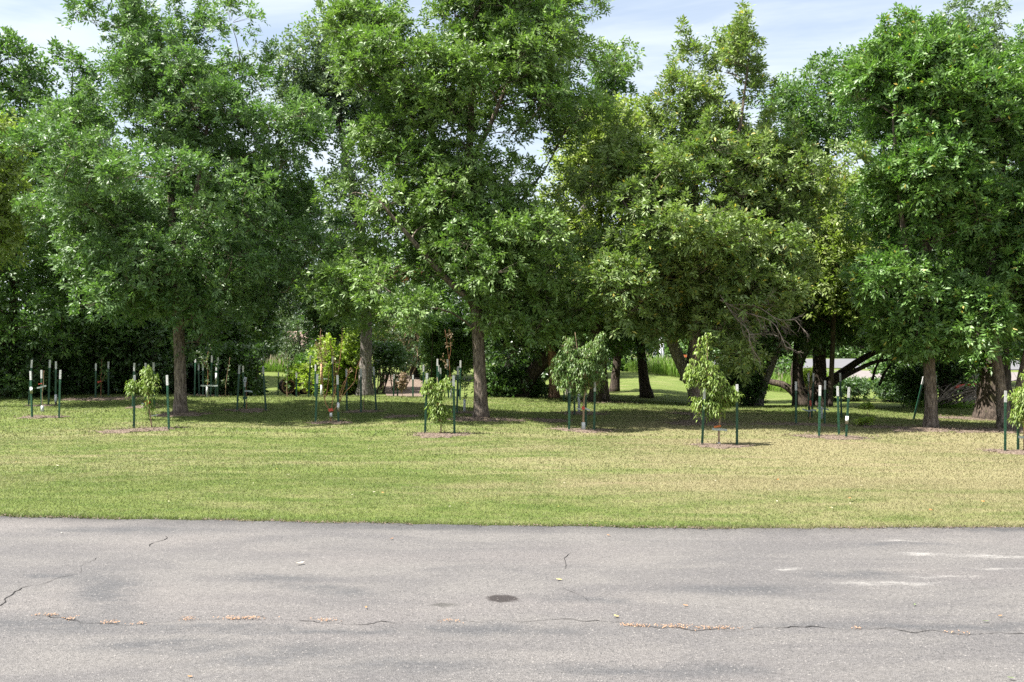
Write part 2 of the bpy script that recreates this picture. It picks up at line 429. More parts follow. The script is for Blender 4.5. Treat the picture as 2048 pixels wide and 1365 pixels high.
# ------------------------------------------------------------------ foliage
def compound(P, D, K, Lr, ll, lw, rng, spread=0.55, upw=0.8, nleaf=5, droop=0.12):
    """K compound leaves of nleaf leaflets at each shoot: (M,4,3) quads + shoot index"""
    S = len(P)
    d = D[:, None] * 0.7 + rng.standard_normal((S, K, 3)) * spread; d = nrm(d)
    n = UP * upw * .8 + rng.standard_normal((S, K, 3)) * 0.5 + D[:, None] * 0.45
    n = nrm(n - (n * d).sum(-1, keepdims=True) * d); s = np.cross(d, n)
    if nleaf == 7: t = [.35, .35, .6, .6, .82, .82, 1.]; sd = [-1, 1, -1, 1, -1, 1, 0]
    elif nleaf == 5: t = [.45, .45, .78, .78, 1.]; sd = [-1, 1, -1, 1, 0]
    elif nleaf == 3: t = [.6, .6, 1.]; sd = [-1, 1, 0]
    else: t = [.4]; sd = [0]
    t = np.array(t); sd = np.array(sd, float)
    base = P[:, None, None] + d[:, :, None] * (Lr * t)[None, None, :, None]
    ld = d[:, :, None] * np.where(sd == 0, 1.0, 0.6)[None, None, :, None] + s[:, :, None] * (0.8 * sd)[None, None, :, None]
    ld = nrm(ld + rng.standard_normal(ld.shape) * 0.18)
    ln = n[:, :, None] + rng.standard_normal(ld.shape) * 0.4
    ln = nrm(ln - (ln * ld).sum(-1, keepdims=True) * ld); ls = np.cross(ld, ln)
    L = ll * rng.uniform(.75, 1.25, ld.shape[:-1] + (1,)); w = lw * rng.uniform(.8, 1.2, L.shape)
    tip = base + ld * L; tip[..., 2] -= droop * L[..., 0]
    q = np.stack([base, base + ld * L * .45 + ls * w * .5, tip, base + ld * L * .45 - ls * w * .5], -2)
    return q.reshape(-1, 4, 3), np.repeat(np.arange(S), K * len(t))


def droop_leaves(P, D, K, ll, lw, rng):
    """long hanging peach leaves bent at the middle: (M,4,3) as base, left, tip, right"""
    S = len(P)
    d = D[:, None] * 0.35 + rng.standard_normal((S, K, 3)) * 0.6; d[..., 2] += 0.25; d = nrm(d)
    p = P[:, None] + rng.standard_normal((S, K, 3)) * 0.02
    L = ll * rng.uniform(.7, 1.25, (S, K, 1)); w = lw * rng.uniform(.8, 1.2, (S, K, 1))
    s = nrm(np.cross(d, UP) + rng.standard_normal(d.shape) * .25)
    mid = p + d * L * .5
    e = d * .5; e[..., 2] -= 0.85; tip = mid + nrm(e) * L * .55
    q = np.stack([p, mid + s * w * .5, tip, mid - s * w * .5], -2)
    return q.reshape(-1, 4, 3), np.repeat(np.arange(S), K)


def leaf_mesh(name, Q, tint, rnd, mat, off, bend=False):
    n = len(Q); V = Q.reshape(-1, 3) - np.asarray(off, float)
    b = np.arange(n)[:, None] * 4
    if bend: fs = [np.concatenate([b + np.array([[0, 1, 3]]), b + np.array([[1, 2, 3]])])]
    else: fs = [b + np.array([[0, 1, 2, 3]])]
    return npmesh(name, V, fs, mat, {'tint': np.repeat(tint, 4), 'rnd': np.repeat(rnd, 4)})


def sample_clumps(lobes, Y, rng, n, dratio, mind, shell=0.5, voids=0.0, wl=2.4, pad=0.0):
    """cluster centres through the volume described by [(py, left, right), ...] at distance Y"""
    out = []
    per = []
    kv = nrm(rng.standard_normal((9, 3))) * (6.2832 / (wl * rng.uniform(.75, 1.4, (9, 1)))) * np.array([1, 1, 1.5]); ph = rng.uniform(0, 6.28, 9)
    field = lambda p: float(np.sum(np.sin(kv @ p + ph))) / 2.1
    for lb in lobes:
        dy = 0.0
        if not isinstance(lb[0], tuple): dy = lb[0]; lb = lb[1:]
        a = np.array(lb, float); a = a[np.argsort(-a[:, 0])]
        z = CAMH - (a[:, 0] - HY) / F * Y; l = (a[:, 1] - CX) / F * Y; r = (a[:, 2] - CX) / F * Y
        per.append((z, (l + r) / 2, np.maximum((r - l) / 2, 0.05), dy))
    vol = np.array([float(np.sum((h[1:]**2 + h[:-1]**2) * .5 * np.diff(z))) + .05 for z, c, h, _ in per]); vol /= vol.sum()
    for (z, c, h, dy), v in zip(per, vol):
        zz = np.linspace(z[0], z[-1] - min(.5 * pad, .3 * (z[-1] - z[0])), 200); hh = np.interp(zz, z, h); cc = np.interp(zz, z, c)
        wgt = hh**1.6 + .01; wgt /= wgt.sum(); want = max(3, int(n * v)); got = []; tries = 0; md = mind
        while len(got) < want and tries < want * 40:
            tries += 1
            if tries % (want * 8) == 0: md *= .85
            k = rng.choice(200, p=wgt); th = rng.uniform(0, 2 * math.pi); core = len(got) > want * .86; rr = rng.uniform()**(.8 if core else shell)
            hw = max(hh[k] - .22 * pad, .3 * hh[k]) * (1 + .16 * math.sin(2.3 * th + 1.9 * zz[k] + ph[0]) + .10 * math.sin(4.1 * zz[k] - th + ph[1]))
            if rng.uniform() < .07: rr *= 1.22
            p = np.array([cc[k] + hw * rr * math.cos(th), Y + dy + hw * rr * math.sin(th) * dratio, zz[k]])
            if voids and not core and tries < want * 30 and field(p) < voids: continue
            if got and np.min(np.sum(((np.array(got) - p) * (1, 1, 1.15))**2, 1)) < md * md: continue
            got.append(p)
        out += got
    return np.array(out)


def grow(trunks, C, rng, r0=0.012, pw=2.15):
    """limbs from the trunk polylines to every cluster centre. -> chains [(pts, radii, sides)]"""
    pos = []; par = []; trad = []; fixed = []
    for pts, rads in trunks:
        L = np.sum(np.linalg.norm(np.diff(pts, axis=0), axis=1)); k = max(6, int(L / .35))
        q = smooth_poly(pts, k); rr = np.interp(np.linspace(0, 1, k), np.linspace(0, 1, len(rads)), rads)
        for j in range(k):
            pos.append(q[j]); par.append(len(pos) - 2 if j else -1); fixed.append(True); trad.append(rr[j])
    nt_ = len(pos)
    chains = []
    ax = np.array(pos)
    order = np.argsort(np.array([np.min(np.linalg.norm(ax - c, axis=1)) for c in C])) if len(C) else []
    P = np.zeros((nt_ + len(C) * 5, 3)); P[:nt_] = ax; n = nt_
    dep = np.zeros(len(P)); dep[:nt_] = 0
    zmin = ax[:, 2].min(); zspan = np.ptp(ax[:, 2]) + 1e-6
    lowpen = np.zeros(len(P)); lowpen[:nt_] = np.where((ax[:, 2] - zmin) / zspan < .16, 3.0, 0)
    for ci in order:
        c = C[ci]; v = c - P[:n]; d = np.linalg.norm(v, axis=1); h = np.linalg.norm(v[:, :2], axis=1)
        cost = d + 0.9 * np.maximum(0, .35 * h - v[:, 2]) + .22 * dep[:n] + lowpen[:n]
        k = int(np.argmin(cost)); p0 = P[k]
        pk = par[k]; dirn = nrm(P[k] - P[pk]) if pk >= 0 else UP
        midp = p0 + (c - p0) * .45 + dirn * d[k] * .22 + rng.standard_normal(3) * .05 * d[k]
        q = bez(p0, midp, c, 5)[1:]
        prev = k
        for a in q:
            P[n] = a; par.append(prev); fixed.append(False); trad.append(0); dep[n] = dep[k] + d[k] * .3; prev = n; n += 1
        chains.append((k, list(range(n - 4, n))))
    acc = np.zeros(n)
    child = np.bincount([p for p in par if p >= 0], minlength=n)
    for i in range(n - 1, -1, -1):
        if child[i] == 0: acc[i] += r0**pw
        if par[i] >= 0: acc[par[i]] += acc[i]
    R = acc**(1 / pw)
    for i in range(n):
        if fixed[i]: R[i] = trad[i]
    out = []
    for k, ids in chains:
        rr = [min(R[k], R[ids[0]] * 1.35)] + [min(R[i], R[k] * .9) for i in ids]
        rr[-1] *= .55
        out.append((np.concatenate([P[k][None], P[ids]]), np.array(rr)))
    return out


def make_tree(name, label, cat, trunks, lobes, Y, mat, bark, seed, n=200, cr=.75, shoots=20, K=4, nleaf=5, Lr=.2, ll=.1, lw=.042, dratio=.85,
              flat=.72, group=None, spires=0, mind=None, shell=.36, r0=.012, twig=.3, droop=False, sides=11, base=None, tintb=0.0, trunkname='trunk', crownname='crown', extra=None, upb=.55, voids=-.25, wl=2.4):
    rng = np.random.default_rng(seed)
    tw = []
    for pts, rads in trunks: tw.append((np.array(pts, float), np.array(rads, float)))
    if base is None: tw[0][0][0][2] = float(ground(tw[0][0][0][0], tw[0][0][0][1])) - .02
    b = tw[0][0][0] if base is None else np.asarray(base)
    root = thing(name, label, cat, b, group)
    C = sample_clumps(lobes, Y, rng, n, dratio, mind or cr * .8, shell, voids, wl, cr)
    cen = C.mean(0)
    # ---- wood
    tb = Tubes()
    for pts, rads in tw:
        L = np.sum(np.linalg.norm(np.diff(pts, axis=0), axis=1)); k = max(8, int(L / .16) if rads[0] > .06 else int(L / .1))
        q = smooth_poly(pts, k); rr = np.interp(np.linspace(0, 1, k), np.linspace(0, 1, len(rads)), rads)
        if rads[0] > .05:
            hh = np.linalg.norm(q - q[0], axis=1); rr = rr * (1 + .5 * np.exp(-hh / (1.2 * rads[0])))
            q[0] = q[0] - UP * .12
        tb.tube(q, rr, sides if rads[0] > .03 else 6, .045 if rads[0] > .05 else .02, rng)
    for P, R in grow(tw, C, rng, r0): tb.tube(P, R, 6 if R[0] > .03 else 4, cap=False)
    # ---- leaves
    ns = max(1, shoots)
    kk = rng.poisson(ns, len(C)).clip(max(1, ns // 3)); ci = np.repeat(np.arange(len(C)), kk)
    out = nrm(C - (cen - UP * .4)); S = len(ci)
    crv = cr * rng.uniform(.6, 1.25, len(C))
    dd = nrm(rng.standard_normal((S, 3)) + .3 * out[ci] + upb * UP)
    rr = rng.uniform(.1, 1, (S, 1))**.42
    P = C[ci] + dd * rr * crv[ci][:, None] * np.array([1, 1, flat])
    D = nrm(dd * .7 + .45 * UP * (upb / .55) + .35 * out[ci] + rng.standard_normal((S, 3)) * .2)
    tc = rng.uniform(0, 1, len(C)); tint_s = np.clip(tc[ci] * .75 + rng.uniform(0, .25, S) + tintb, 0, 1)
    tw_sel = rng.uniform(size=S) < twig
    A = C[ci][tw_sel] + (P[tw_sel] - C[ci][tw_sel]) * .12
    tb.sticks(A, P[tw_sel] + D[tw_sel] * .05, .006, .003)
    if spires:
        top = np.argsort(-(C[:, 2] + rng.uniform(0, 1.2, len(C))))[:spires]
        for t in top:
            h = rng.uniform(.45, 1.05); m = int(14 * h) + 4; s = np.linspace(.1, 1, m)
            axis = nrm(np.array([rng.normal(0, .22), rng.normal(0, .22), 1.0])); st = C[t] + UP * crv[t] * flat * .45
            pp = st + axis * (s * h)[:, None] + rng.standard_normal((m, 3)) * .05 * (1.2 - s)[:, None]
            P = np.concatenate([P, pp]); D = np.concatenate([D, nrm(axis + rng.standard_normal((m, 3)) * .45)])
            tint_s = np.concatenate([tint_s, np.full(m, min(1, tc[t] * .6 + .3))])
            tb.sticks(st[None], (st + axis * h)[None], .009, .003)
    if droop: Q, si = droop_leaves(P, D, K, ll, lw, rng)
    else: Q, si = compound(P, D, K, Lr, ll, lw, rng, nleaf=nleaf)
    tr = link(trunkname, tb.mesh(trunkname, bark, b), root)
    link(crownname, leaf_mesh(crownname, Q, tint_s[si], rng.uniform(0, 1, len(Q)), mat, b, droop), root)
    return root


def TP(Y, *pp):
    """trunk polyline from picture points; each (px,py) or (px,py,dY)"""
    return [W(p[0], p[1], Y + (p[2] if len(p) > 2 else 0)) for p in pp]


# ------------------------------------------------------------------ sky, sun, camera
SUN_EL = math.radians(57); SUN_AZ = (-0.97, -0.22)          # sun from the left, a little behind the camera
_h = math.hypot(*SUN_AZ)
S_DIR = Vector((SUN_AZ[0] / _h * math.cos(SUN_EL), SUN_AZ[1] / _h * math.cos(SUN_EL), math.sin(SUN_EL)))


def build_light():
    w = bpy.data.worlds.new('World'); SC.world = w; w.use_nodes = True
    nt = w.node_tree; g = N(nt)
    for n in list(nt.nodes): nt.nodes.remove(n)
    out = nt.nodes.new('ShaderNodeOutputWorld'); bg = nt.nodes.new('ShaderNodeBackground')
    sky = nt.nodes.new('ShaderNodeTexSky'); sky.sky_type = 'NISHITA'; sky.sun_disc = False
    sky.sun_elevation = SUN_EL; sky.sun_rotation = math.atan2(S_DIR.x, S_DIR.y)
    sky.altitude = 300; sky.air_density = 1.0; sky.dust_density = 1.2; sky.ozone_density = 1.4
    d = nt.nodes.new('ShaderNodeTexCoord').outputs['Generated']
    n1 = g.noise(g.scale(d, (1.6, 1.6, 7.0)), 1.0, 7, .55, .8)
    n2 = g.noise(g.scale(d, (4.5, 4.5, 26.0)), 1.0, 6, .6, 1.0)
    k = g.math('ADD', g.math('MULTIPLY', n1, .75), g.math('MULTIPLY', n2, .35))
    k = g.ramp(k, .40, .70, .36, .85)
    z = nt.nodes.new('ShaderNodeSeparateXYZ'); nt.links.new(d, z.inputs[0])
    overhead_fill = g.ramp(z.outputs[2], .36, .72)  # sky overhead, out of view, is brightened as added fill light
    cloud_and_fill = g.mix(overhead_fill, (5.3, 5.75, 6.2), (12.5, 13.0, 13.6))
    c = g.mix(g.math('MAXIMUM', k, g.math('MULTIPLY', overhead_fill, .72)), sky.outputs[0], cloud_and_fill)
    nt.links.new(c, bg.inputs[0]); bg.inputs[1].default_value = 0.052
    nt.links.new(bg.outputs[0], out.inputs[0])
    l = bpy.data.lights.new('sun', 'SUN'); l.energy = 4.9; l.angle = math.radians(.55); l.color = (1.0, .955, .89)
    o = bpy.data.objects.new('sun', l); COL.objects.link(o); o.rotation_euler = S_DIR.to_track_quat('Z', 'Y').to_euler(); o.location = (-30, -10, 40)
    cam = bpy.data.cameras.new('camera'); co = bpy.data.objects.new('camera', cam); COL.objects.link(co)
    cam.sensor_width = 36; cam.lens = 36 * F / 2048; cam.clip_end = 3000; cam.shift_y = (HY - 682.5) / 2048
    co.location = (0, 0, CAMH); co.rotation_euler = (math.radians(90), 0, 0); SC.camera = co
    v = SC.view_settings; v.view_transform = 'Standard'; v.look = 'None'; v.exposure = 1.93; v.gamma = 1; v.use_curve_mapping = False
    cy = SC.cycles; cy.max_bounces = 7; cy.diffuse_bounces = 3; cy.glossy_bounces = 2; cy.transmission_bounces = 4; cy.transparent_max_bounces = 4
    cy.use_denoising = False; cy.sample_clamp_indirect = 4


# ------------------------------------------------------------------ ground
def grid_mesh(name, xs, ys, zf, mat):
    X, Y = np.meshgrid(xs, ys); Z = zf(X, Y)
    V = np.stack([X, Y, Z], -1).reshape(-1, 3); nx, ny = len(xs), len(ys)
    i = np.arange(ny - 1)[:, None] * nx; j = np.arange(nx - 1)[None]
    q = np.stack([i + j, i + j + 1, i + nx + j + 1, i + nx + j], -1).reshape(-1, 4)
    return npmesh(name, V, [q], mat, smooth=True)


def build_ground():
    xs = np.concatenate([-np.geomspace(900, 26, 40), np.arange(-25, 25.01, .4), np.geomspace(26, 900, 40)])
    ys = np.concatenate([np.linspace(-120, 6, 12), np.arange(7, 48, .3), np.geomspace(48, 1600, 60)])
    def zf(X, Y):
        z = ground(X, Y); e = edge_y(np.clip(X, -40, 40))
        return z - np.where(Y < e + .06, .06, 0) - .022 * np.exp(-np.maximum(Y - e, 0) / 2.0)
    tag(link('lawn', grid_mesh('lawn', xs, ys, zf, M['lawn'])), 'mown lawn rising gently to the trees', kind='structure')
    # asphalt: a slab with a ragged far edge
    xs = np.concatenate([-np.geomspace(120, 21, 20), np.arange(-20, 20.01, .09), np.geomspace(21, 120, 20)])
    fr = np.concatenate([[0, .4], np.linspace(.6, 1, 30)])
    E = edge_y(np.clip(xs, -25, 25))
    Yg = -30 + (E + 30)[None] * fr[:, None]; Xg = np.broadcast_to(xs, Yg.shape)
    Zg = .006 * np.sin(Xg * .8) * np.sin(Yg * .9)
    Yg = np.concatenate([Yg, Yg[-1:] + .015]); Xg = np.concatenate([Xg, Xg[-1:]]); Zg = np.concatenate([Zg, Zg[-1:] - .09])
    V = np.stack([Xg, Yg, Zg], -1).reshape(-1, 3); nx = len(xs); ny = len(Yg)
    i = np.arange(ny - 1)[:, None] * nx; j = np.arange(nx - 1)[None]
    q = np.stack([i + j, i + j + 1, i + nx + j + 1, i + nx + j], -1).reshape(-1, 4)
    tag(link('driveway', npmesh('driveway', V, [q], M['asphalt'], smooth=True)), 'worn grey asphalt driveway with cracks and oil spots', kind='structure')

    rng = np.random.default_rng(5)
    # cracks
    tb_V = []; tb_Q = []; n0 = 0
    def crack(pp, w, jit=.02, step=.06):
        nonlocal n0
        P = []
        for px, py in pp:
            Y = F * CAMH / (py - HY); P.append(((px - CX) / F * Y, Y))
        P = np.array(P); d = np.concatenate([[0], np.cumsum(np.linalg.norm(np.diff(P, axis=0), axis=1))])
        k = int(d[-1] / step) + 2; t = np.linspace(0, d[-1], k)
        c = np.stack([np.interp(t, d, P[:, 0]), np.interp(t, d, P[:, 1])], 1)
        jj = np.convolve(rng.standard_normal(k + 4), [.25, .5, .5, .5, .25], 'valid')[:k] * jit
        T = nrm(np.gradient(c, axis=0)); Nn = np.stack([-T[:, 1], T[:, 0]], 1); c = c + Nn * jj[:, None]
        amp = np.clip(.55 + .75 * np.convolve(rng.standard_normal(k + 8), np.ones(9) / 4, 'valid')[:k], .22, 1.5)
        ww = w * amp * rng.uniform(.6, 1.4, k); ww[0] = ww[-1] = 0
        a = c + Nn * ww[:, None] / 2; b = c - Nn * ww[:, None] / 2
        z = .006 * np.sin(c[:, 0] * .8) * np.sin(c[:, 1] * .9) + .004
        V = np.concatenate([np.column_stack([a, z]), np.column_stack([b, z])]); i = np.arange(k - 1)
        tb_V.append(V); tb_Q.append(np.stack([i, i + 1, i + k + 1, i + k], 1)[:, ::-1] + n0); n0 += 2 * k
    crack([(80, 1232), (105, 1236), (150, 1241), (210, 1247), (270, 1249), (300, 1244), (345, 1240), (380, 1238), (470, 1237), (560, 1241), (640, 1243), (690, 1246), (730, 1248), (760, 1244), (850, 1242), (950, 1243), (1060, 1242), (1160, 1243), (1230, 1247), (1300, 1254), (1360, 1257), (1440, 1262), (1520, 1260), (1580, 1256), (1650, 1256), (1740, 1260), (1820, 1265), (1900, 1268), (1990, 1266), (2080, 1272)], .0075, .03, .03)
    crack([(-20, 1222), (10, 1205), (30, 1184), (45, 1176), (85, 1169), (120, 1157), (150, 1145), (175, 1126), (200, 1116)], .006, .02, .04)
    crack([(1120, 1175), (1160, 1192), (1185, 1205)], .005, .02)
    crack([(1128, 1140), (1135, 1122), (1140, 1105)], .005, .02)
    crack([(300, 1095), (320, 1080), (332, 1072)], .006, .03)
    crack([(40, 1207), (65, 1204), (72, 1206)], .008, .02)
    tag(link('asphalt_crack', npmesh('asphalt_crack', np.concatenate(tb_V), [np.concatenate(tb_Q)], M['crack'])), kind='structure')
    # orange seed litter caught in the crack
    Qs = []
    for px, py, rx, m in [(75, 1230, .03, 30), (98, 1233, .05, 90), (141, 1239, .04, 60), (222, 1246, .075, 90), (280, 1249, .04, 50), (375, 1238, .05, 80), (488, 1238, .13, 260),
                          (652, 1243, .08, 90), (898, 1245, .08, 70), (1268, 1252, .09, 170), (1348, 1256, .10, 190), (1435, 1259, .15, 220), (1717, 1258, .05, 40), (1908, 1266, .07, 50)]:
        Y = F * CAMH / (py - HY); X = (px - CX) / F * Y; m = int(m * .5)
        p = np.column_stack([X + rng.normal(0, rx * .62, m), Y + rng.normal(0, .022, m) + .02 * np.sin(X * 40), rng.uniform(.004, .016, m)])
        a = rng.uniform(0, 6.28, m); e = np.column_stack([np.cos(a), np.sin(a), rng.normal(0, .25, m)]) * rng.uniform(.005, .011, m)[:, None]
        s = np.column_stack([-np.sin(a), np.cos(a), rng.normal(0, .3, m)]) * .0035
        Qs.append(np.stack([p - e, p + s, p + e, p - s], 1))
    Q = np.concatenate(Qs); V = Q.reshape(-1, 3)
    tag(link('seed_litter', npmesh('seed_litter', V, [np.arange(len(V)).reshape(-1, 4)], M['litter'])), 'orange seed litter caught in the long asphalt crack', 'seed litter', kind='stuff')

    m = 2600; X = rng.uniform(-8, 8, m); Yd = edge_y(X) - np.abs(rng.normal(0, .05, m)) + .02; keep = rng.uniform(size=m) < .25 + .75 * (np.sin(X * 2.7) * np.sin(X * .9 + 2) > -.1); X, Yd = X[keep], Yd[keep]; m = len(X)
    a = rng.uniform(0, 6.28, m); e = np.column_stack([np.cos(a), np.sin(a), rng.normal(0, .3, m)]) * rng.uniform(.006, .022, m)[:, None]; sd = np.column_stack([-np.sin(a), np.cos(a), rng.normal(0, .3, m)]) * .006
    p = np.column_stack([X, Yd, rng.uniform(.006, .018, m)]); V = np.stack([p - e, p + sd, p + e, p - sd], 1).reshape(-1, 3)
    tag(link('edge_debris', npmesh('edge_debris', V, [np.arange(len(V)).reshape(-1, 4)], M['mulch'])), 'brown crumbs and dry bits along the edge of the asphalt', 'debris', kind='stuff')
    # pale lot and road far behind the trees, right of centre
    def strip(name, pts0, pts1, mat, lab, dz):
        a = smooth_poly([(p[0], p[1], 0) for p in pts0], 30); b = smooth_poly([(p[0], p[1], 0) for p in pts1], 30)
        V = []
        for t in np.linspace(0, 1, 14): V.append(a * (1 - t) + b * t)
        V = np.concatenate(V); V[:, 2] = ground(V[:, 0], V[:, 1]) + dz
        i = np.arange(13)[:, None] * 30; j = np.arange(29)[None]
        q = np.stack([i + j, i + j + 1, i + 31 + j, i + 30 + j], -1).reshape(-1, 4)
        tag(link(name, npmesh(name, V, [q], mat, smooth=True)), lab, kind='structure')
    strip('gravel_lot', [(4, 63), (14, 61), (30, 60), (60, 60)], [(4, 76), (16, 77), (34, 78), (66, 80)], M['gravel'], 'pale gravel strip behind the trees', .05)
    strip('dirt_path', [(-4.7, 37.5), (-3.9, 37), (-3.0, 36.8)], [(-7.6, 58), (-6.2, 58), (-5.0, 57)], M['mulch'], 'brown bare slope in shade right of the cottonwood', .03)
    strip('road', [(2, 84), (16, 84), (40, 86), (90, 90)], [(2, 150), (22, 150), (50, 152), (120, 160)], M['farroad'], 'grey road beyond the gravel', .05)

    # mulch and bare soil beds round trunks and saplings
    Vs = []; Ts = []; n0 = 0; ch = []
    beds = [(83, 835, .75, .45), (85, 812, .6, .4), (200, 799, 1.7, .7), (300, 860, .85, .6), (245, 864, .75, .5), (285, 815, .6, .5), (360, 829, .9, .9), (413, 789, .8, .5), (495, 822, .75, .7), (663, 846, .7, .5),
            (725, 824, .7, .5), (800, 834, .65, .5), (880, 871, .8, .65), (930, 826, .75, .5), (963, 839, 1.3, .8), (1100, 842, .7, .6), (1168, 862, .95, .6), (1165, 828, .8, .6), (1208, 805, 1.3, .5), (1382, 829, .7, .6),
            (1398, 847, 1.1, .9), (1440, 893, .75, .55), (1600, 850, 1.5, .6), (1665, 875, 1.1, .6), (1755, 855, .6, .45), (1862, 860, 1.6, .9), (2030, 905, .8, .6), (2020, 862, 1.8, .9), (1940, 838, 1.4, .9)]
    for px, py, rx, ry in beds:
        Y = Yof(px, py); X = (px - CX) / F * Y; k = 40; rx *= .74; ry *= .74; th = np.arange(k) / k * 6.2832
        wob = 1 + .20 * np.sin(th * 3 + px) + .14 * np.sin(th * 7 + py) + .10 * rng.standard_normal(k)
        rings = [np.array([[X, Y]])]
        for f in (.35, .7, .9, 1.0): rings.append(np.column_stack([X + rx * f * wob * np.cos(th), Y + ry * f * wob * np.sin(th)]))
        XY = np.concatenate(rings); z = ground(XY[:, 0], XY[:, 1]); up = np.concatenate([[.035], np.full(k, .032), np.full(k, .026), np.full(k, .018), np.full(k, -.02)])
        Vs.append(np.column_stack([XY, z + up])); j = np.arange(k); j2 = (j + 1) % k
        t = [np.stack([np.full(k, 0), 1 + j, 1 + j2], 1)]
        for r in range(3):
            a = 1 + r * k; b = a + k
            t += [np.stack([a + j, b + j, b + j2], 1), np.stack([a + j, b + j2, a + j2], 1)]
        Ts.append(np.concatenate(t) + n0); n0 += len(XY)
        m = int(900 * rx * ry); rr = np.sqrt(rng.uniform(0, 1.9, m)); aa = rng.uniform(0, 6.28, m)
        p = np.column_stack([X + rx * rr * np.cos(aa), Y + ry * rr * np.sin(aa)]); zz = ground(p[:, 0], p[:, 1]) + .03
        a2 = rng.uniform(0, 6.28, m); ln = rng.uniform(.015, .05, m)[:, None]; tl = rng.normal(0, .35, m)
        e = np.column_stack([np.cos(a2), np.sin(a2), tl]) * ln; s = np.column_stack([-np.sin(a2), np.cos(a2), rng.normal(0, .4, m)]) * .008
        c = np.column_stack([p, zz + np.abs(tl) * ln[:, 0]]); ch.append(np.stack([c - e, c + s, c + e, c - s], 1))
    Q = np.concatenate(ch).reshape(-1, 3); V = np.concatenate(Vs + [Q])
    tag(link('mulch', npmesh('mulch', V, [np.concatenate(Ts), np.arange(len(Q)).reshape(-1, 4) + n0], M['mulch'])), 'bare soil and wood chip mulch round the saplings and trunks', 'mulch', kind='stuff')

    # ---- grass blades
    def blades(m, y0, y1, h, wd, seed, edge=False):
        r = np.random.default_rng(seed)
        if edge:
            X = r.uniform(-8, 8, m); Y = edge_y(X) + np.abs(r.normal(0, .09, m)) - .045 * r.uniform(0, 1, m) * (np.sin(X * 5.1 + 2 * np.sin(X * 1.3)) > 0)
        else:
            Y = np.sqrt(r.uniform(y0**2, y1**2, m)); X = r.uniform(-.56, .56, m) * Y
            k = Y > edge_y(np.clip(X, -25, 25)); X, Y = X[k], Y[k]
        n = len(X); z = ground(X, Y) - .022 * np.exp(-np.maximum(Y - edge_y(np.clip(X, -25, 25)), 0) / 2) - .004
        a = r.uniform(0, 6.28, n); H = h * r.uniform(.4, 1.3, n); w = wd * r.uniform(.7, 1.3, n)
        b = np.column_stack([X, Y, z]); s = np.column_stack([np.cos(a), np.sin(a), 0 * a]) * w[:, None] / 2
        la = r.uniform(0, 6.28, n); ln = H * r.uniform(.3, 1.4, n)
        t = b + np.column_stack([np.cos(la) * ln, np.sin(la) * ln, H])
        return np.stack([b - s, b + s, t], 1), r.uniform(0, 1, n)
    parts = [blades(190000, 10.9, 15.5, .026, .008, 1), blades(130000, 15.5, 22, .030, .013, 2), blades(110000, 22, 34.5, .045, .022, 3), blades(16000, 0, 0, .055, .009, 4, True)]
    T = np.concatenate([p[0] for p in parts]); rd = np.concatenate([p[1] for p in parts]); V = T.reshape(-1, 3)
    tag(link('grass', npmesh('grass', V, [np.arange(len(V)).reshape(-1, 3)], M['blade'], {'rnd': np.repeat(rd, 3)})), 'short mown grass blades of the lawn', 'grass', kind='stuff')


def tall_grass(name, label, poly, m, h, wd, seed, seeds=0.0, zoff=0.0):
    """poly: (X, Y) quad corners in metres"""
    r = np.random.default_rng(seed); a = np.array(poly, float)
    u, v = r.uniform(size=(2, m)); P = (a[0] * (1 - u)[:, None] + a[1] * u[:, None]) * (1 - v)[:, None] + (a[3] * (1 - u)[:, None] + a[2] * u[:, None]) * v[:, None]
    P += r.normal(0, .25, P.shape); z = ground(P[:, 0], P[:, 1]) - .02 + zoff
    cl = .55 + .6 * (np.sin(P[:, 0] * 1.7 + seed) * np.sin(P[:, 1] * 1.3) * .5 + .5)
    H = h * cl * r.uniform(.6, 1.15, m); an = r.uniform(0, 6.28, m)
    s = np.column_stack([np.cos(an), np.sin(an), 0 * an]) * (wd * r.uniform(.6, 1.3, m))[:, None] / 2
    la = r.uniform(0, 6.28, m); le = H * r.uniform(.1, .45, m); b = np.column_stack([P, z])
    mid = b + np.column_stack([np.cos(la) * le * .3, np.sin(la) * le * .3, H * .6]); t = b + np.column_stack([np.cos(la) * le, np.sin(la) * le, H])
    Q = np.stack([b - s * .6, mid + s, t, mid - s], 1)
    tint = np.clip(.5 + .5 * np.sin(P[:, 0] * .9 + P[:, 1]), 0, 1) * .7 + r.uniform(0, .3, m)
    me = leaf_mesh(name, Q, tint, r.uniform(0, 1, m), M['reed'], (0, 0, 0))
    o = tag(link(name, me), label, 'tall grass', kind='stuff')
    if seeds:
        k = r.uniform(size=m) < seeds; B = t[k]; n = len(B)
        an = r.uniform(0, 6.28, n); s = np.column_stack([np.cos(an), np.sin(an), 0 * an]) * .03
        Q = np.stack([B - UP * .10, B + s + UP * .03, B + UP * .22, B - s + UP * .03], 1)
        link('seed_head', leaf_mesh('seed_head', Q, r.uniform(0, 1, n), r.uniform(0, 1, n), M['seed'], (0, 0, 0)), o)['kind'] = 'stuff'
    return o


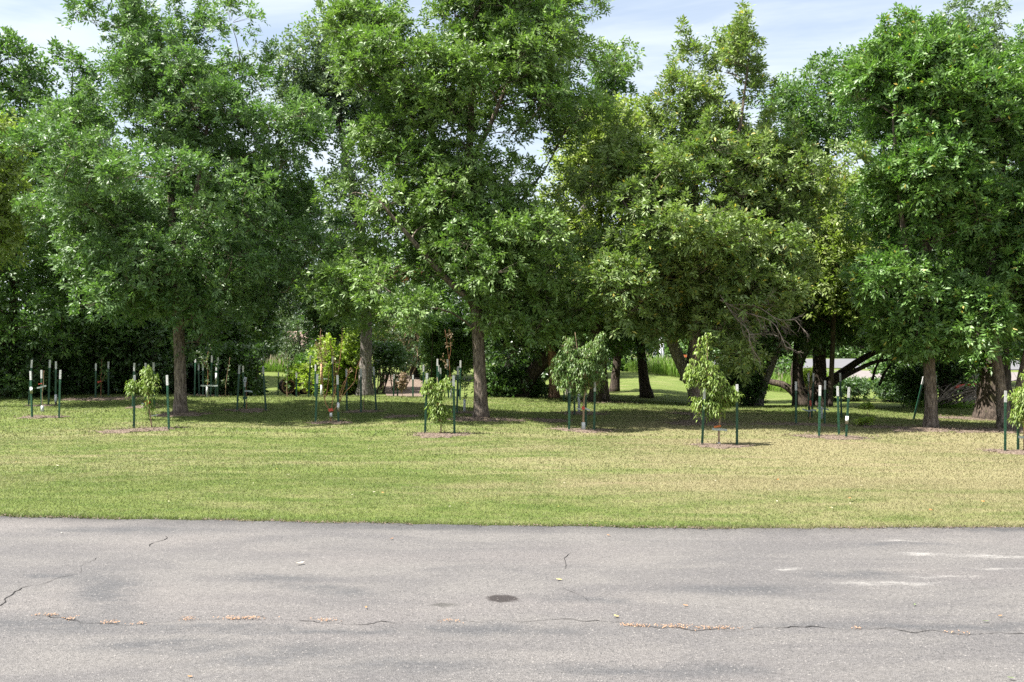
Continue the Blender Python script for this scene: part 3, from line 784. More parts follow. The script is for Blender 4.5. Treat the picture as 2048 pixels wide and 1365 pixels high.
# ------------------------------------------------------------------ posts
def post_meshes():
    # T section: flange 36 mm wide, web 32 mm deep, with a row of studs; unit height
    pr = 1.35 * np.array([(-.019, -.006), (.019, -.006), (.019, 0), (.004, .001), (.004, .032), (-.004, .032), (-.004, .001), (-.019, 0)])
    def ext(z0, z1, grow_=1.0, studs=0):
        k = len(pr); p = pr * grow_
        V = np.concatenate([np.column_stack([p, np.full(k, z0)]), np.column_stack([p, np.full(k, z1)])]); j = np.arange(k); j2 = (j + 1) % k
        q = [np.stack([j, j2, j2 + k, j + k], 1)]; n = 2 * k; Vs = [V]
        # caps as quads of the two bars
        q.append(np.array([[0, 1, 2, 7], [3, 4, 5, 6], [8, 15, 10, 9], [11, 14, 13, 12]]))
        for s in range(studs):
            z = z0 + (s + .7) / studs * (z1 - z0); c = np.array([(-.006, -.006), (.006, -.006), (.006, -.013), (-.006, -.013)]); dz = .012 / 1.1
            Vs.append(np.concatenate([np.column_stack([c, np.full(4, z)]), np.column_stack([c, np.full(4, z + dz)])]))
            q.append(np.array([[3, 2, 6, 7], [0, 3, 7, 4], [2, 1, 5, 6], [0, 1, 2, 3], [7, 6, 5, 4]]) + n); n += 8
        return np.concatenate(Vs), [np.concatenate(q)]
    V, q = ext(0, 1, 1, 16); sh = npmesh('shaft', V, q, M['post'])
    V, q = ext(0, 1, 1.07, 3); tp = npmesh('painted_tip', V, q, M['white'])
    t = Tubes(); t.tube([(0, .010, 0), (0, .010, .5), (0, .010, 1)], [.027, .027, .027], 14); sl = t.mesh('sleeve', M['guard'])
    return sh, tp, sl


def build_posts(posts):
    sh, tp, sl = post_meshes(); proto = None
    for i, pt in enumerate(posts):
        tx, ty, bx, by, Y, label = pt[:6]; sleeve = pt[6] if len(pt) > 6 else None
        if Y is None: Y = Yof(bx, by)
        b = GP(bx, Y); b2 = W(bx, by, Y); top = W(tx, ty, Y)
        h = top[2] - b[2]; dx = top[0] - b[0]; L = math.hypot(h, dx)
        root = thing('fence_post', label, 'fence post', b - UP * .02, 'green steel posts with white tips')
        root.rotation_euler = (0, math.atan2(dx, h), 0)
        # built once, then copied
        if proto is None:
            s = link('shaft', sh, root); t = link('painted_tip', tp, root); proto = (s, t)
        else:
            s, t = proto[0].copy(), proto[1].copy()
            for o in (s, t): COL.objects.link(o); o.parent = root
        tl = min(.235, L * .2)
        s.scale = (1, 1, L - tl); t.location = (0, 0, L - tl - .001); t.scale = (1, 1, tl)
        rz = math.radians((i * 37) % 30 - 15)
        s.rotation_euler = (0, 0, rz); t.rotation_euler = (0, 0, rz)
        if sleeve:
            f0 = (by - sleeve[1]) / (by - ty); f1 = (by - sleeve[0]) / (by - ty)
            o = link('sleeve', sl, root); o.location = (0, 0, f0 * L); o.scale = (1.25, 1.25, (f1 - f0) * L)


# ------------------------------------------------------------------ big trees
def build_trees():
    mt = make_tree
    ASH = dict(cr=.72, shoots=32, K=4, flat=.70, voids=.12, wl=3.3, mind=.62, nleaf=5, Lr=.20, ll=.132, lw=.050, twig=.3)
    # --- the five lawn trees in front
    Y = 27.3
    mt('ash_tree', 'broad round ash standing alone on the lawn left of the pruned red-brown sapling', 'tree',
       [(TP(Y, (361, 829), (361, 760), (359, 690), (356, 620), (352, 560), (347, 480), (343, 400), (338, 300), (335, 180)), [.175, .165, .16, .145, .13, .11, .085, .055, .02]),
        (TP(Y, (352, 555), (372, 470, -.3), (392, 390, -.6), (408, 300, -.8), (420, 190, -.9)), [.09, .085, .07, .05, .02]),
        (TP(Y, (357, 610), (405, 560, .3), (450, 490, .6), (500, 410, .9)), [.075, .065, .05, .02]),
        (TP(Y, (353, 570), (310, 500, -.2), (250, 430, -.4), (180, 370, -.6)), [.07, .06, .045, .02])],
       [[(14, 330, 400), (35, 250, 450), (70, 182, 492), (130, 165, 520), (180, 175, 560), (230, 165, 600), (300, 120, 622), (350, 82, 632), (420, 62, 640), (470, 100, 640), (520, 160, 632), (570, 170, 625), (605, 190, 560)],
        [(120, 105, 150), (165, 95, 185), (230, 85, 190), (290, 85, 180)],
        [(565, 165, 320), (600, 150, 330), (640, 175, 300)],
        [(590, 380, 560), (640, 385, 540), (690, 390, 470)],
        [-1.3, (540, 190, 320), (590, 175, 330), (635, 160, 290), (650, 170, 260)], [-1.0, (560, 370, 440), (620, 372, 450), (650, 380, 430)]],
       Y, M['ashblue'], M['bark'], 11, n=235, spires=44, dratio=.76, **ASH)
    Y = 26.0
    mt('ash_tree', 'tallest ash in the middle, its crown running out of the top of the view', 'tree',
       [(TP(Y, (963, 839), (961, 780), (958, 700), (955, 640), (948, 560), (942, 470), (938, 380), (940, 280), (945, 160), (950, 20)), [.185, .165, .16, .155, .14, .12, .10, .08, .055, .02]),
        (TP(Y, (953, 610), (905, 570, -.3), (850, 510, -.6), (790, 440, -.9), (740, 380, -1.)), [.10, .085, .065, .045, .02]),
        (TP(Y, (946, 540), (985, 480, .3), (1030, 420, .5), (1090, 340, .8)), [.085, .07, .05, .02]),
        (TP(Y, (940, 420), (890, 330, .4), (850, 220, .5), (820, 80, .6)), [.085, .065, .05, .02]),
        (TP(Y, (940, 330), (985, 240, -.5), (1020, 150, -.6), (1050, 30, -.7)), [.07, .06, .045, .02])],
       [[(-110, 880, 1040), (-60, 820, 1120), (0, 775, 1155), (50, 705, 1170), (100, 690, 1205), (150, 700, 1212), (210, 700, 1190), (270, 745, 1130), (320, 735, 1110), (380, 715, 1140), (440, 700, 1165), (500, 690, 1180), (550, 665, 1180), (590, 690, 1160)],
        [(560, 640, 760), (600, 655, 800), (640, 690, 790)],
        [(570, 960, 1180), (620, 985, 1160), (665, 1010, 1140)],
        [-.4, (520, 960, 1130), (580, 975, 1180), (640, 985, 1160), (690, 1030, 1130)], [-.6, (520, 650, 712), (580, 640, 715), (630, 665, 712)], [-1.5, (590, 790, 900), (640, 800, 910), (670, 830, 900)]],
       Y, M['ash'], M['bark'], 12, n=280, spires=50, dratio=.57, **ASH)
    Y = 26.0
    mt('ash_tree', 'ash with two upright tops, yellowing leaves and a bare dead branch on its right', 'tree',
       [(TP(Y, (1398, 846), (1396, 780), (1393, 700), (1388, 640), (1384, 560), (1386, 480), (1390, 400), (1388, 300), (1375, 160)), [.175, .16, .15, .14, .12, .10, .075, .05, .015]),
        (TP(Y, (1385, 570), (1405, 500, -.3), (1440, 420, -.5), (1468, 320, -.5), (1490, 180, -.5), (1502, 80, -.5)), [.085, .08, .065, .05, .03, .01]),
        (TP(Y, (1387, 620), (1340, 550, -.3), (1290, 480, -.4), (1240, 390, -.5)), [.075, .06, .045, .02])],
       [[(92, 1355, 1378), (130, 1335, 1405), (180, 1300, 1425), (240, 1292, 1440), (320, 1285, 1450)],
        [(58, 1488, 1518), (85, 1440, 1550), (140, 1430, 1555), (200, 1425, 1548), (260, 1435, 1550), (330, 1430, 1570)],
        [(290, 1240, 1570), (350, 1205, 1600), (420, 1185, 1625), (490, 1190, 1600), (550, 1200, 1580), (600, 1235, 1530), (650, 1290, 1480)],
        [(640, 1400, 1490), (680, 1410, 1490), (725, 1420, 1485)],
        [-1.3, (500, 1200, 1350), (560, 1180, 1370), (620, 1200, 1370), (665, 1260, 1350)], [-1.3, (540, 1400, 1570), (600, 1400, 1550), (650, 1400, 1480), (735, 1425, 1480)]],
       Y, M['ashyel'], M['bark'], 13, n=250, spires=42, dratio=.85, **{**ASH, 'cr': .66})
    # its hanging dead branch is a part of it
    root = bpy.data.objects['ash_tree.002']; tb = Tubes(); rng = np.random.default_rng(77)
    def twigs(p0, p1, r, depth):
        L = np.linalg.norm(p1 - p0); mid = (p0 + p1) / 2 + rng.normal(0, .08, 3) * L + UP * .08 * L
        q = bez(p0, mid, p1, 7); tb.tube(q, np.linspace(r, r * .4, 7), 4, cap=False)
        if depth <= 0: return
        for t in rng.uniform(.2, 1, 6 if depth > 1 else 4):
            a = q[min(6, int(t * 6))]; d = nrm(p1 - p0) + rng.normal(0, .55, 3); d[2] -= .35
            twigs(a, a + nrm(d) * L * rng.uniform(.25, .5), r * .5, depth - 1)
    for (a, b_, c, d) in [((1440, 600), (1490, 625), (1545, 645), (1572, 695)), ((1455, 610), (1510, 612), (1560, 640), (1590, 640)), ((1440, 590), (1475, 640), (1495, 660), (1500, 690))]:
        q = smooth_poly([W(*p, Y - 1.6 - .3 * k) for k, p in enumerate((a, b_, c, d))], 12)
        tb.tube(q, np.linspace(.020, .006, 12), 5, cap=False)
        for k in range(2, 12):
            for _ in range(1):
                dd = nrm(np.array([.55, rng.normal(0, .4), rng.normal(-.45, .5)])); twigs(q[k], q[k] + dd * rng.uniform(.3, .7), .0075, 2)
    link('dead_branch', tb.mesh('dead_branch', M['deadwood'], np.array(root.location)), root)['label'] = 'bare grey dead branch'
    Y = 25.6
    mt('ash_tree', 'dark glossy green ash with a spiky top, right of the strongly leaning post', 'tree',
       [(TP(Y, (1862, 859), (1862, 800), (1859, 740), (1856, 680), (1852, 600), (1848, 500), (1850, 400), (1852, 280), (1850, 140)), [.165, .155, .15, .135, .12, .10, .08, .05, .015]),
        (TP(Y, (1853, 620), (1825, 560, -.4), (1808, 470, -.6), (1795, 360, -.7), (1785, 230, -.7)), [.075, .07, .06, .045, .02]),
        (TP(Y, (1849, 520), (1880, 440, .3), (1905, 340, .5), (1925, 220, .5)), [.075, .06, .045, .02])],
       [[(58, 1785, 1805), (95, 1775, 1850), (125, 1730, 1940), (170, 1715, 1985), (220, 1705, 1990), (280, 1695, 1975), (340, 1715, 1960), (400, 1745, 1965), (460, 1760, 1960), (520, 1745, 1960), (580, 1730, 1965), (630, 1740, 1950), (675, 1780, 1920)],
        [(600, 1720, 1830), (650, 1735, 1850), (690, 1790, 1905)],
        [-.6, (520, 1715, 1800), (590, 1715, 1830), (640, 1745, 1830), (680, 1780, 1830)], [-.8, (560, 1860, 1990), (630, 1870, 1980), (690, 1880, 1950)]],
       Y, M['ashbright'], M['bark'], 14, n=225, spires=46, dratio=.85, **{**ASH, 'll': .138, 'lw': .054})
    Y = 25.6
    mt('ash_tree', 'forked tree at the right edge with two bowed trunks parting near the ground', 'tree',
       [(TP(Y, (2012, 858), (2006, 810), (2000, 760), (1990, 700), (1982, 640), (1980, 560), (1990, 450), (2010, 300), (2040, 160)), [.19, .13, .125, .12, .115, .10, .08, .05, .02]),
        (TP(Y, (2024, 856), (2036, 800), (2046, 750), (2060, 690), (2080, 600), (2100, 480), (2120, 320)), [.15, .13, .125, .12, .10, .08, .03])],
       [[(95, 2040, 2080), (130, 2020, 2130), (200, 1998, 2230), (300, 1985, 2300), (400, 1960, 2330), (480, 1955, 2330), (560, 1965, 2300), (620, 1985, 2250), (680, 2005, 2200)],
        [(400, 1950, 2060), (470, 1940, 2060), (540, 1955, 2050)]],
       Y, M['ashbright'], M['bark'], 15, n=180, spires=24, dratio=.85, **ASH)

    # --- behind the lawn, tree by tree
    BK = dict(shoots=17, K=4, nleaf=3, Lr=.2, ll=.155, lw=.075, voids=-.05, wl=2.8, twig=.2, r0=.014)
    def back(name, label, Y, base, trunk, rads, lobes, mat, bark, seed, n, cr=.85, **kw):
        return mt(name, label, 'tree', [(TP(Y, base, *trunk), rads)], lobes, Y, mat, bark, seed, n=n, cr=cr, **{**BK, **kw})
    back('cottonwood_tree', 'old cottonwood with a thick grey furrowed trunk behind the woodpile gap', 35.5, (729, 800), [(731, 740), (733, 640), (732, 560), (718, 450), (700, 360), (680, 240), (665, 140)], [.25, .205, .19, .185, .17, .14, .09, .03],
         [[(62, 655, 770), (100, 610, 780), (160, 600, 790), (230, 610, 780), (290, 640, 760)], [(98, 545, 600), (140, 540, 620), (200, 555, 640), (270, 590, 650)], [(330, 640, 750), (400, 650, 740), (450, 660, 740)], [(470, 600, 740), (540, 650, 760), (600, 650, 740)]],
         M['greyleaf'], M['barkgrey'], 21, 165, mind=.7)
    root = bpy.data.objects['cottonwood_tree']; rng = np.random.default_rng(3)
    tb = Tubes(); P = []; D = []
    for q in ([(733, 560), (700, 530), (665, 555)], [(733, 570), (790, 552), (850, 548)], [(734, 545), (780, 545), (830, 556)], [(732, 450), (690, 452), (655, 480)]):
        tb = Tubes(); tb.tube(smooth_poly([W(*p, 35.2) for p in q], 8), np.linspace(.08, .02, 8), 6); link('limb', tb.mesh('limb', M['barkgrey'], np.array(root.location)), root)
    for k in range(90):
        P.append(W(rng.uniform(755, 858), rng.normal(548, 7), 35.2 + rng.normal(0, .4))); D.append(nrm(rng.standard_normal(3)))
    Q, si = compound(np.array(P), np.array(D), 3, .15, .13, .06, rng, nleaf=3)
    link('dead_foliage', leaf_mesh('dead_foliage', Q, rng.uniform(0, 1, len(Q)), rng.uniform(0, 1, len(Q)), M['rust'], np.array(root.location)), root)['label'] = 'rusty dead leaves on a side limb'

    back('elm_tree', 'dark leafy tree filling the left edge, its low limbs hanging to the ground', 33.5, (20, 800), [(25, 700), (30, 560), (50, 400), (40, 200)], [.15, .13, .12, .1, .03],
         [[(92, -10, 25), (125, -40, 60), (180, -90, 95), (260, -120, 110), (360, -130, 110), (460, -140, 130), (560, -140, 160), (640, -120, 170), (700, -100, 160)]], M['midleaf'], M['barkdark'], 22, 190, spires=14)
    back('elm_tree', 'pointed tree standing between the left edge tree and the round ash', 35.0, (160, 800), [(155, 700), (145, 500), (140, 300), (145, 150)], [.13, .12, .1, .08, .02],
         [[(108, 120, 160), (150, 90, 170), (220, 60, 200), (320, 60, 240), (420, 90, 260), (520, 110, 300), (620, 120, 310), (700, 130, 300)]], M['midleaf'], M['barkdark'], 23, 150, spires=14)
    back('maple_tree', 'yellowish tree at the far left edge in front of the darker trees', 29.5, (-70, 810), [(-60, 600), (-50, 400), (-40, 260)], [.18, .15, .1, .03],
         [[(225, -60, 0), (290, -90, 25), (360, -110, 34), (440, -110, 30), (500, -110, 12)]], M['yelgreen'], M['barkdark'], 24, 70, tintb=-.3)
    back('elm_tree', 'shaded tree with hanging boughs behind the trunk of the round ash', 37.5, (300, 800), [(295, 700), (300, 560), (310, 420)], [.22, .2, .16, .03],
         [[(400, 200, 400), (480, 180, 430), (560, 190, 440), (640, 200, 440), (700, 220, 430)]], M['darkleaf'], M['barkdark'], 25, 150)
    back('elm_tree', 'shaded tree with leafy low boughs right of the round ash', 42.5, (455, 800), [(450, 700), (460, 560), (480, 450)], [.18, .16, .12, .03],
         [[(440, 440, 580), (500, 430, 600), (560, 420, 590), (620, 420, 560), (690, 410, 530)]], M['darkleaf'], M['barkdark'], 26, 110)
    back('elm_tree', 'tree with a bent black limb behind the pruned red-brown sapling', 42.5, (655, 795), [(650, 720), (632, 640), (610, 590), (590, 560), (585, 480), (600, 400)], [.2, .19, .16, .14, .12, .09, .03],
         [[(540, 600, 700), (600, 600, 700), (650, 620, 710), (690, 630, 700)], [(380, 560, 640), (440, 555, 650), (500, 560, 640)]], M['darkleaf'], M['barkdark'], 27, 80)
    back('poplar_tree', 'sparse tree whose thin crown sticks out right of the tallest ash', 39.0, (1150, 800), [(1155, 640), (1165, 480), (1180, 320), (1205, 190)], [.3, .27, .22, .14, .03],
         [[(122, 1205, 1235), (150, 1180, 1262), (200, 1185, 1250), (250, 1170, 1235), (300, 1150, 1210)]], M['midleaf'], M['barkgrey'], 28, 46, cr=.62, r0=.02)
    back('boxelder_tree', 'yellow-green tree between the tallest ash and the two-topped ash', 33.0, (1190, 800), [(1195, 700), (1190, 560), (1200, 420), (1210, 300)], [.2, .18, .14, .1, .03],
         [[(205, 1215, 1270), (240, 1150, 1285), (300, 1120, 1290), (380, 1110, 1290), (460, 1110, 1260), (540, 1100, 1240), (610, 1080, 1220)]], M['yelgreen'], M['barkdark'], 29, 150, tintb=.05)
    back('boxelder_tree', 'yellow-green bushy tree between the two-topped ash and the glossy ash', 32.5, (1660, 812), [(1665, 700), (1670, 560), (1680, 420)], [.085, .08, .07, .03],
         [[(318, 1645, 1720), (360, 1600, 1745), (430, 1570, 1760), (500, 1560, 1760), (570, 1550, 1760), (620, 1560, 1740)]], M['yelgreen'], M['barkdark'], 30, 130, tintb=-.35)
    back('elm_tree', 'rounded green tree showing between the two-topped ash and the glossy ash', 37.0, (1640, 810), [(1640, 600), (1650, 400), (1660, 200)], [.25, .22, .16, .03],
         [[(115, 1650, 1685), (135, 1600, 1715), (200, 1560, 1740), (270, 1560, 1720), (310, 1570, 1660)], [(95, 1725, 1790), (150, 1715, 1800), (230, 1700, 1790)]], M['midleaf'], M['barkdark'], 31, 105)
    back('cottonwood_tree', 'tall pale cottonwood rising above the glossy ash near the right edge', 40.0, (1955, 830), [(1955, 600), (1955, 400), (1960, 250), (1950, 100)], [.4, .35, .27, .18, .03],
         [[(8, 1890, 1975), (40, 1865, 2005), (90, 1875, 1990), (140, 1890, 2035), (200, 1885, 2040), (280, 1870, 2040), (360, 1870, 2040)]], M['greyleaf'], M['barkgrey'], 32, 120, cr=.75)
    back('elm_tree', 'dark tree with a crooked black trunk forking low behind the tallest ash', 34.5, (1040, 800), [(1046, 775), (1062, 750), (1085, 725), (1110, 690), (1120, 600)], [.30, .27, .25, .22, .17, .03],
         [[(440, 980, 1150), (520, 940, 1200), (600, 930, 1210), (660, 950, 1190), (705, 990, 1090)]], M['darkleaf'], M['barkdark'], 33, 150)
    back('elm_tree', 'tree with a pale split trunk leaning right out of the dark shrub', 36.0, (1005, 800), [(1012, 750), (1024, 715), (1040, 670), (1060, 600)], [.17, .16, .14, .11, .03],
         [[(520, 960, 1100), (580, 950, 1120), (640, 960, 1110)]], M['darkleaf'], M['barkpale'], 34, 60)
    back('elm_tree', 'tree with a straight red-brown trunk left of the tall peach sapling', 34.3, (1109, 802), [(1107, 750), (1103, 690), (1098, 620), (1100, 520)], [.18, .16, .145, .12, .03],
         [[(480, 1040, 1180), (560, 1030, 1190), (620, 1030, 1170), (660, 1060, 1140)]], M['ash'], M['barkred'], 35, 80)
    back('elm_tree', 'slim grey trunk just right of the tall peach sapling', 33.8, (1209, 803), [(1207, 760), (1203, 700), (1200, 640), (1205, 540)], [.16, .14, .125, .11, .03],
         [[(500, 1140, 1270), (580, 1140, 1280), (640, 1150, 1260), (690, 1180, 1240)]], M['midleaf'], M['bark'], 36, 75)
    back('elm_tree', 'thin dark trunk leaning right, second trunk right of the tall peach sapling', 40.0, (1229, 783), [(1233, 740), (1238, 690), (1245, 620), (1250, 540)], [.19, .17, .15, .12, .03],
         [[(500, 1190, 1320), (580, 1190, 1330), (640, 1200, 1320), (690, 1210, 1290)]], M['darkleaf'], M['barkdark'], 37, 75)
    back('elm_tree', 'dark trunk leaning left in front of the reeds, flaring at its foot', 36.5, (1294, 797), [(1288, 760), (1283, 710), (1278, 660), (1260, 590), (1250, 520)], [.22, .19, .17, .15, .12, .03],
         [[(480, 1190, 1340), (560, 1190, 1340), (630, 1210, 1330), (685, 1230, 1320)]], M['midleaf'], M['barkdark'], 38, 85)
    mt('elm_tree', 'old forked tree whose thick left limb leans out behind the two-topped ash', 'tree',
       [(TP(32.5, (1393, 812), (1386, 780), (1372, 750), (1358, 720), (1346, 690), (1325, 640), (1290, 580), (1250, 540)), [.21, .19, .19, .185, .17, .13, .09, .03]),
        (TP(32.5, (1374, 755), (1382, 720, .2), (1386, 680, .3), (1390, 600, .4)), [.17, .15, .13, .04])],
       [[(500, 1230, 1440), (560, 1220, 1450), (610, 1230, 1440), (650, 1300, 1430)]], 32.5, M['ashyel'], M['barkgrey'], 39, n=95, cr=.8, **BK)
    back('elm_tree', 'leaning tree with a sunlit patch on its trunk right of the peach sapling', 33.5, (1512, 820), [(1522, 780), (1540, 735), (1552, 700), (1560, 620), (1570, 520)], [.19, .165, .15, .13, .10, .03],
         [[(430, 1490, 1650), (520, 1480, 1660), (600, 1480, 1650), (660, 1490, 1610), (720, 1500, 1560)]], M['darkleaf'], M['barkgrey'], 40, 125)
    mt('willow_tree', 'old tree arching low to the ground with long black limbs right of the peach sapling', 'tree',
       [(TP(37.0, (1606, 812), (1600, 790), (1595, 765), (1594, 735), (1612, 695), (1650, 655), (1690, 600)), [.27, .23, .20, .18, .16, .12, .04]),
        (TP(37.0, (1604, 806), (1588, 786, .3), (1566, 770, .6), (1540, 764, .9), (1515, 745, 1.2)), [.17, .15, .13, .11, .04]),
        (TP(37.0, (1606, 806), (1630, 780), (1680, 748), (1730, 715), (1790, 690), (1840, 690)), [.20, .15, .13, .11, .08, .03]),
        (TP(37.0, (1612, 800), (1660, 770, -.3), (1710, 742, -.5), (1760, 722, -.6), (1800, 720, -.7)), [.12, .10, .09, .07, .03]),
        (TP(37.0, (1745, 760, -.2), (1752, 735), (1765, 712), (1780, 690)), [.05, .045, .04, .02]),
        (TP(37.0, (1758, 772), (1770, 745), (1785, 725), (1800, 700)), [.05, .045, .04, .02])],
       [[(470, 1560, 1780), (560, 1550, 1840), (620, 1570, 1860), (670, 1600, 1860)], [(690, 1770, 1860), (720, 1790, 1865)]], 37.0, M['darkleaf'], M['barkdark'], 41, base=TP(37.0, (1606, 806))[0], n=200, cr=.8, **BK)
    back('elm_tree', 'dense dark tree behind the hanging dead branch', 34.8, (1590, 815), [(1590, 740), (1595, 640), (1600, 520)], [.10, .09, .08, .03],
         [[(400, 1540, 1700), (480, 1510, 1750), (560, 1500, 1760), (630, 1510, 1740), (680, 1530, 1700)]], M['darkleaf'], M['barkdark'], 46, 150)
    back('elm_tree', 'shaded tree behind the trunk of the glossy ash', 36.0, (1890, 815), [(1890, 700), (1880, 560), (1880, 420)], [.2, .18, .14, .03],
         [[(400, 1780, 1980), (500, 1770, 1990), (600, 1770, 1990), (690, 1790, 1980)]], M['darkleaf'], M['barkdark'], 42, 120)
    back('cottonwood_tree', 'massive old trunk with spreading roots left of the forked tree', 30.0, (1992, 836), [(1990, 790), (1990, 740), (1988, 640), (1990, 500), (2000, 380)], [.50, .42, .38, .34, .25, .05],
         [[(420, 1920, 2150), (520, 1905, 2160), (600, 1900, 2150), (660, 1905, 2120), (720, 1925, 2010), (760, 1935, 1985)]], M['ashbright'], M['barkdark'], 43, 120)
    back('elm_tree', 'leafy tree added for shade behind the right side of the round ash crown', 45.0, (470, 800), [(480, 700), (500, 560), (520, 450)], [.2, .18, .14, .03],
         [[(330, 480, 570), (420, 440, 600), (520, 430, 600), (600, 430, 570), (660, 430, 540)]], M['midleaf'], M['barkdark'], 44, 110, cr=1.0)  # added tree, mostly hidden by the round ash, to shade the far lawn
    back('elm_tree', 'leafy tree added for shade behind the left side of the round ash crown', 50.0, (330, 800), [(330, 700), (330, 560), (340, 450)], [.2, .18, .14, .03],
         [[(360, 300, 420), (450, 250, 470), (560, 240, 480), (640, 260, 470), (700, 280, 450)]], M['darkleaf'], M['barkdark'], 45, 120, cr=1.0)  # second added shade tree, casting shadow onto the ground behind the crest
    # far trees closing the view
    FT = dict(shoots=13, K=3, nleaf=3, Lr=.25, ll=.24, lw=.13, twig=.1, r0=.02, cr=1.15)
    far = [('dense far tree at the left edge beyond the wood', -180, 50, 330, 520, 300), ('far tree behind the dark wood, second from the left edge', 120, 52, 300, 560, 260), ('far tree behind the round ash', 330, 54, 330, 520, 230),
           ('far tree behind the spruce and the willow', 500, 66, 420, 560, 170), ('far tree left of the cottonwood trunk', 690, 60, 575, 760, 130), ('far tree right of the cottonwood trunk', 830, 56, 480, 960, 190),
           ('far tree behind the trunk of the tallest ash', 960, 54, 420, 520, 200), ('far tree behind the crooked dark trunk', 1090, 55, 420, 520, 180), ('far tree beyond the two slim trunks', 1210, 66, 470, 520, 150),
           ('far tree beyond the pale gravel, at the roadside', 1380, 165, 560, 520, 200), ('far tree beyond the leaning tree with the sunlit patch', 1500, 58, 430, 520, 150),
           ('far tree right of the tall cottonwood', 2120, 54, 300, 520, 260), ('far tree beyond the road and the arching tree', 1720, 165, 560, 520, 300), ('far tree behind the massive old trunk', 1940, 56, 420, 520, 180), ('far tree out at the right edge', 2300, 50, 300, 520, 260)]
    for i, (lab, px, Yf, top, _, wd) in enumerate(far):
        g = GP(px, Yf); k = Yf / 55.0
        low = 690 if Yf < 100 else 705
        kw = dict(FT); 
        if Yf > 100: kw.update(ll=.6, lw=.32, Lr=.6, cr=2.6)
        t = mt('far_tree', lab, 'tree', [([g, g + UP * (W(px, (top + low) / 2, Yf)[2] - g[2]), W(px + 5, top + 30, Yf)], [.25 * k, .2 * k, .04])],
               [[(top, px - wd * .15, px + wd * .12), (top + 40, px - wd * .38, px + wd * .36), (top + (low - top) * .5, px - wd * .5, px + wd * .5), (low - 30, px - wd * .46, px + wd * .45), (low + 25, px - wd * .35, px + wd * .3)]],
               Yf, M['darkleaf'] if i % 3 else M['midleaf'], M['barkdark'], 60 + i, n=int(wd * .62), group='far trees behind the wood', **kw)

    # far-off wood closing the horizon
    rng = np.random.default_rng(404); m = 15000; X = rng.uniform(-150, 190, m); Yw = rng.uniform(172, 186, m); z0 = ground(X, Yw); hh = 6.5 + 2.2 * np.sin(X * .11) + 1.6 * np.sin(X * .37 + 1) + 1.0 * np.sin(X * .9 + 2)
    P = np.column_stack([X, Yw, z0 + hh * rng.uniform(0, 1, m)**.8]); Q, si = compound(P, nrm(rng.standard_normal((m, 3)) + UP * .4), 2, .5, 1.1, .6, rng, nleaf=3)
    tag(link('far_wood', leaf_mesh('far_wood', Q, rng.uniform(0, 1, len(Q)), rng.uniform(0, 1, len(Q)), M['midleaf'], (0, 0, 0))), 'far-off green wood along the horizon beyond the road', 'wood', kind='stuff')
    # spruce and silver willow in the gap
    Y = 72.0; rng = np.random.default_rng(91); b = GP(556, Y); top = W(553, 628, Y); H = top[2] - b[2]
    root = thing('spruce_tree', 'dark blue-green spruce in the gap left of the pale willow', 'tree', b); tb = Tubes(); tb.tube([b, (b + top) / 2, top], [.16, .1, .02], 8)
    P = []; D = []
    for lv in np.linspace(.05, .99, 26):
        rad = (1 - lv)**.85 * 1.75 + .05; c = b + (top - b) * lv; m = int(6 + 9 * (1 - lv))
        for a in rng.uniform(0, 6.28, m):
            d = np.array([math.cos(a), math.sin(a), -.12]); e = c + d * rad * rng.uniform(.8, 1.12); tb.sticks(c[None], e[None], .02, .006)
            s = rng.uniform(.15, 1, 20)[:, None]; P.append(c + (e - c) * s + rng.normal(0, .05, (20, 3))); D.append(np.repeat(nrm(d + UP * .15)[None], 20, 0))
    P = np.concatenate(P); D = np.concatenate(D); Q, si = compound(P, D, 3, .05, .19, .05, rng, spread=.45, nleaf=1, droop=.2)
    link('trunk', tb.mesh('trunk', M['barkdark'], b), root); link('crown', leaf_mesh('crown', Q, rng.uniform(0, 1, len(Q)), rng.uniform(0, 1, len(Q)), M['spruce'], b), root)
    back('willow_tree', 'pale silvery willow in the gap right of the blue-green spruce', 64, (598, 735), [(598, 690), (595, 640), (592, 590)], [.15, .12, .08, .03],
         [[(555, 575, 610), (590, 560, 625), (640, 555, 640), (690, 560, 650), (728, 570, 645)]], M['greyleaf'], M['barkpale'], 92, 110, cr=.8, ll=.17, lw=.05, spires=10)
    back('elm_tree', 'light green tree in the gap left of the blue-green spruce', 68, (520, 735), [(520, 680), (518, 620)], [.15, .12, .03],
         [[(570, 500, 545), (620, 490, 560), (680, 485, 545), (715, 490, 535)]], M['midleaf'], M['barkdark'], 93, 75, cr=.9, ll=.2, lw=.1)

    # --- shrubs
    def shrub(label, Y, px, lobes, mat, seed, n, cr=.42, stems=5, bark='barkdark', name='shrub', cat='shrub', **kw):
        g = GP(px, Y); r = np.random.default_rng(seed); a = np.array(lobes[0], float); ty = a[:, 0].min(); tr = []
        for k in range(stems):
            q = W(r.uniform(a[:, 1].mean(), a[:, 2].mean()), ty + r.uniform(5, 40), Y + r.normal(0, .4)); s = g + np.array([r.normal(0, .2), r.normal(0, .2), 0]); s[2] = float(ground(s[0], s[1]))
            tr.append(([s, (s + q) / 2 + r.normal(0, .12, 3), q], [.03, .022, .008]))
        d = dict(shoots=13, K=3, nleaf=3, Lr=.12, ll=.12, lw=.065, twig=.25, r0=.007, sides=6, trunkname='stems', crownname='foliage', mind=cr * .75); d.update(kw)
        return mt(name, label, cat, tr, lobes, Y, mat, M[bark], seed, n=n, cr=cr, base=g, **d)
    shrub('dark shrub at the left edge under the hanging boughs', 33.0, 30, [[(690, -30, 90), (740, -50, 100), (785, -50, 95)]], M['darkleaf'], 101, 80)
